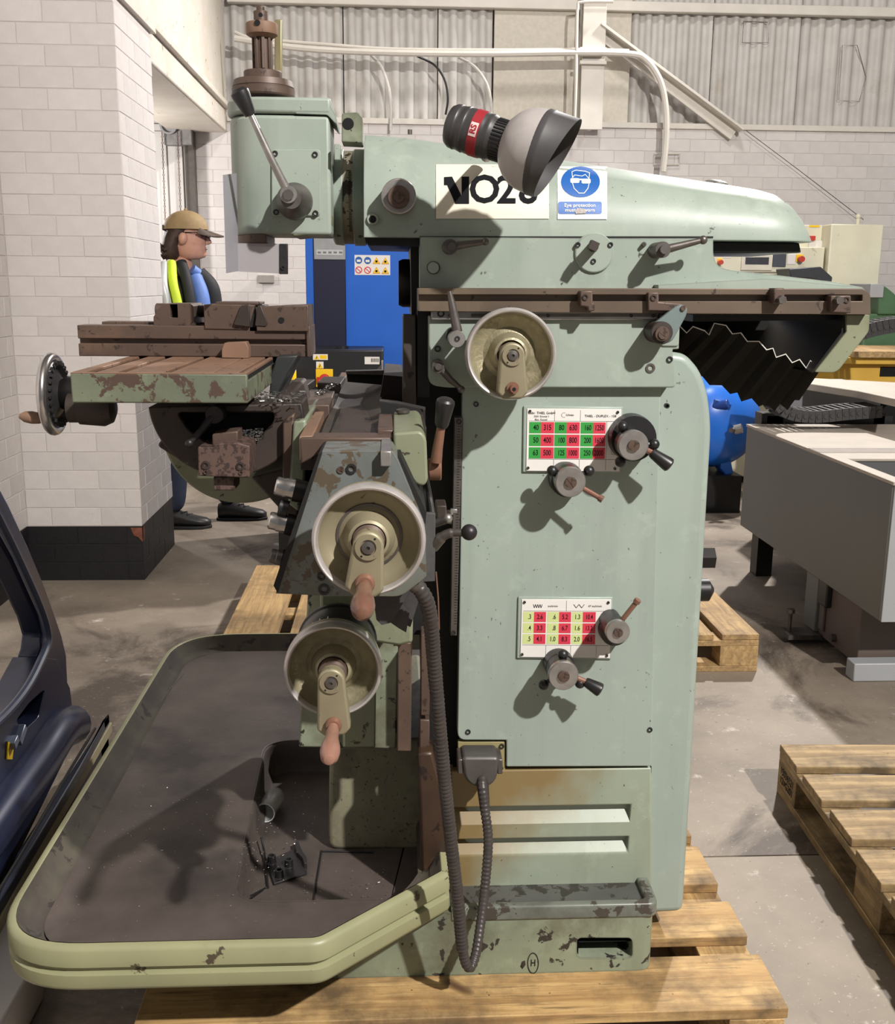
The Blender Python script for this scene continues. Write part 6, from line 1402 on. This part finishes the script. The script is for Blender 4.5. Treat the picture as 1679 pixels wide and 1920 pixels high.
# collar, lapels, shirt front, vest
def patch(name, pts, mat, d=.012): return part(name, MB().ext([V(w_(*p)) for p in pts], (0,-d,0)), mat, man, bevel=.004)
hz_ = skin('vest', [w_(-.045,0,1.0), w_(-.045,0,1.20), w_(-.055,0,1.36), w_(-.05,-.13,1.425), w_(-.05,.13,1.425)], [(0,1),(1,2),(2,3),(2,4)], [(.178,.168),(.178,.168),(.172,.170),.085,.085], HIV, man)
def strip(pts, r, mat, nm): return part(nm, MB().tube(bez([V(w_(*p)) for p in pts], 6), r, 10), mat, man, smooth=60)
strip([(-.065,-.14,1.51),(-.055,-.235,1.41),(-.035,-.25,1.30),(-.02,-.245,1.10)], .026, SILV, 'reflective_band')
strip([(-.025,-.13,1.52),(-.005,-.215,1.41),(.020,-.235,1.29),(.035,-.23,1.10)], .026, HIV, 'vest_edge')
strip([(.02,-.09,1.52),(.055,-.15,1.43),(.078,-.18,1.30),(.085,-.18,1.1)], .032, JACK, 'lapel')
strip([(.085,-.06,1.44),(.125,-.10,1.34),(.135,-.11,1.2),(.13,-.11,1.05)], .045, SHIRT, 'shirt_front')
strip([(.09,.03,1.46),(.16,.02,1.38),(.175,.02,1.25)], .05, JACK, 'lapel')
strip([(.075,-.07,1.485),(.105,-.05,1.46)], .03, SHIRT, 'collar')
# head in profile, facing right
hd = V(w_(.045, 0, 1.665))
prof_h = [ # z, back x, front x, half width
 (-.125,-.03,.055,.040),(-.112,-.06,.095,.052),(-.095,-.075,.106,.060),(-.075,-.085,.102,.065),(-.060,-.090,.104,.068),(-.052,-.092,.100,.069),(-.040,-.094,.103,.071),(-.025,-.097,.106,.073),(-.005,-.100,.104,.075),(.015,-.102,.098,.076),(.045,-.102,.102,.077),(.075,-.095,.094,.073),(.100,-.078,.075,.060),(.118,-.04,.04,.035)]
rings = []
for z, b, f, hw in prof_h:
    ring = []
    for k in range(28):
        a = 2*math.pi*k/28; cx_ = (f+b)/2; rx = (f-b)/2; ring.append(hd + V((cx_ + rx*math.cos(a), hw*math.sin(a)*(1 if math.cos(a) < .3 else .92), z)))
    rings.append(ring)
head = part('head', MB().loft(rings), SKIN, man, smooth=80)
part('nose', MB().loft([[hd + V((x + r*math.cos(a)*.9, r*math.sin(a), z)) for a in [i*math.pi/5 for i in range(10)]] for x, z, r in ((.098,.018,.008),(.108,.0,.011),(.120,-.022,.014),(.122,-.032,.014),(.106,-.042,.012))]), SKIN, head, smooth=80)
part('ear', MB().sph(hd + V((-.012,-.076,-.012)), .026, 16, (.2,0,1), 1.35).sph(hd + V((-.012,.076,-.012)), .026, 16, (.2,0,1), 1.35), SKIN, head)
for s_ in (-1, 1): part('eye', MB().sph(hd + V((.088, s_*.034, .008)), .012, 12), plain('eye_dark', (60,44,40), .3) if s_ < 0 else bpy.data.materials['eye_dark'], head)
part('mouth', MB().obox(hd + V((.099,0,-.068)), .012, .044, .006, Matrix.Identity(3)), plain('lips', (176,110,100), .5), head, bevel=.002)
def hairmb():
    rr_ = []
    for z, b, f, hw in ((-.125,-.12,-.045,.070),(-.09,-.142,-.035,.086),(-.05,-.140,-.030,.092),(-.01,-.134,-.01,.090),(.02,-.126,.03,.087),(.05,-.122,.06,.085)):
        rr_.append([hd + V(((f+b)/2 + (f-b)/2*math.cos(a) + R.uniform(-.004,.004), hw*math.sin(a), z + R.uniform(-.004,.004))) for a in [i*2*math.pi/28 for i in range(28)]])
    return MB().loft(rr_)
hr0 = part('hair', hairmb(), HAIR, man, smooth=80)
for i in range(16):
    a = hd + V((-.115 + R.uniform(-.02,.03), -.08 + i*.010, -.11 + R.uniform(0,.08))); part('hair_lock', MB().tube([a, a + V((-.025,-.004,-.012)), a + V((-.04,-.004,.004))], [.012,.009,.002], 7), HAIR, hr0)
crown = []
for i in range(9):
    t = i/8; ph = t*math.pi/2; crown.append([hd + V((-.005 + (.122*math.cos(ph) if math.cos(a) > 0 else .128*math.cos(ph))*math.cos(a), .098*math.cos(ph)*math.sin(a), .040 + .105*math.sin(ph) - .012*math.cos(a)*0)) for a in [k*2*math.pi/32 for k in range(32)]])
cap = part('cap', MB().loft(crown), CAPM, man, smooth=70)
part('cap_button', MB().sph(hd + V((-.005,0,.147)), .010, 10), CAPM, cap)
part('cap_strap', MB().obox(hd + V((-.128,0,.048)), .012, .06, .03, Matrix.Identity(3)), plain('dark_strap', (60,52,44), .6), cap, bevel=.003)
pk = []
for i in range(15):
    a = -math.pi/2 + math.pi*i/14; pk.append((hd.x + .07 + .135*math.cos(a)*1.0, hd.y + .09*math.sin(a)))
pkm = MB(); vs = []
for (x, y) in pk: q = max(0, x - hd.x - .07)/.135; vs.append(V((x, y, hd.z + .040 - .045*q + .012*q*q - .018*abs((y-hd.y)/.09)**2)))
inner = [V((hd.x + .085, hd.y + .09*math.sin(-math.pi/2 + math.pi*i/14)*.98, hd.z + .046)) for i in range(15)]
n = 15
pkm.add(vs + inner + [v - V((0,0,.006)) for v in vs] + [v - V((0,0,.006)) for v in inner], [(i, i+1, n+i+1, n+i) for i in range(n-1)] + [(2*n+i, 3*n+i, 3*n+i+1, 2*n+i+1) for i in range(n-1)] + [(i, 2*n+i, 2*n+i+1, i+1) for i in range(n-1)])
part('peak', pkm, PEAK, cap, smooth=60, label='dark brown cap peak')
gl = part('spectacles', MB().tube([hd + V((.118,-.058,.022)), hd + V((.06,-.08,.022)), hd + V((-.01,-.082,.02))], .0025, 6).tube([hd + V((.118,.058,.022)), hd + V((.06,.08,.022)), hd + V((-.01,.082,.02))], .0025, 6).tube([hd + V((.118 + .008*math.cos(a), -.034 + .026*math.sin(a)*0 + .024*math.cos(a), .012 + .018*math.sin(a))) for a in [i*.628 for i in range(10)]], .002, 5, True).tube([hd + V((.118 - .008*math.cos(a), .034 + .024*math.cos(a), .012 + .018*math.sin(a))) for a in [i*.628 for i in range(10)]], .002, 5, True), INK, man)
def shoe(x, y, dx):
    pts = []; sec = [(-.10,.040,.085),(-.06,.044,.11),(0,.047,.10),(.06,.050,.075),(.12,.050,.06),(.165,.040,.05),(.19,.015,.035)]
    rr_ = [[V(w_(x + s_, y, 0)) + V((0, hw*math.cos(a), .012 + max(0, h*.5 + h*.5*math.sin(a)))) for a in [i*2*math.pi/16 for i in range(16)]] for s_, hw, h in sec]
    o = part('shoe', MB().loft(rr_), SHOE, man, smooth=60)
    part('sole', MB().pz([(px_+x+a, ey_+y+b) for a, b in ((-.11,-.035),(-.05,-.045),(.06,-.052),(.15,-.046),(.195,-.01),(.195,.01),(.15,.046),(.06,.052),(-.05,.045),(-.11,.035))], 0, .018), plain('sole_black', (18,17,17), .6) if 'sole_black' not in bpy.data.materials else bpy.data.materials['sole_black'], o, bevel=.004)
    part('laces', MB().tube([V(w_(x+.03, y-.03, .100)), V(w_(x+.05, y+.02, .094)), V(w_(x+.06, y-.03, .086)), V(w_(x+.08, y+.02, .08))], .004, 6), LABW if False else IRON, o)
shoe(-.06, -.11, 0); shoe(.24, .11, 0)
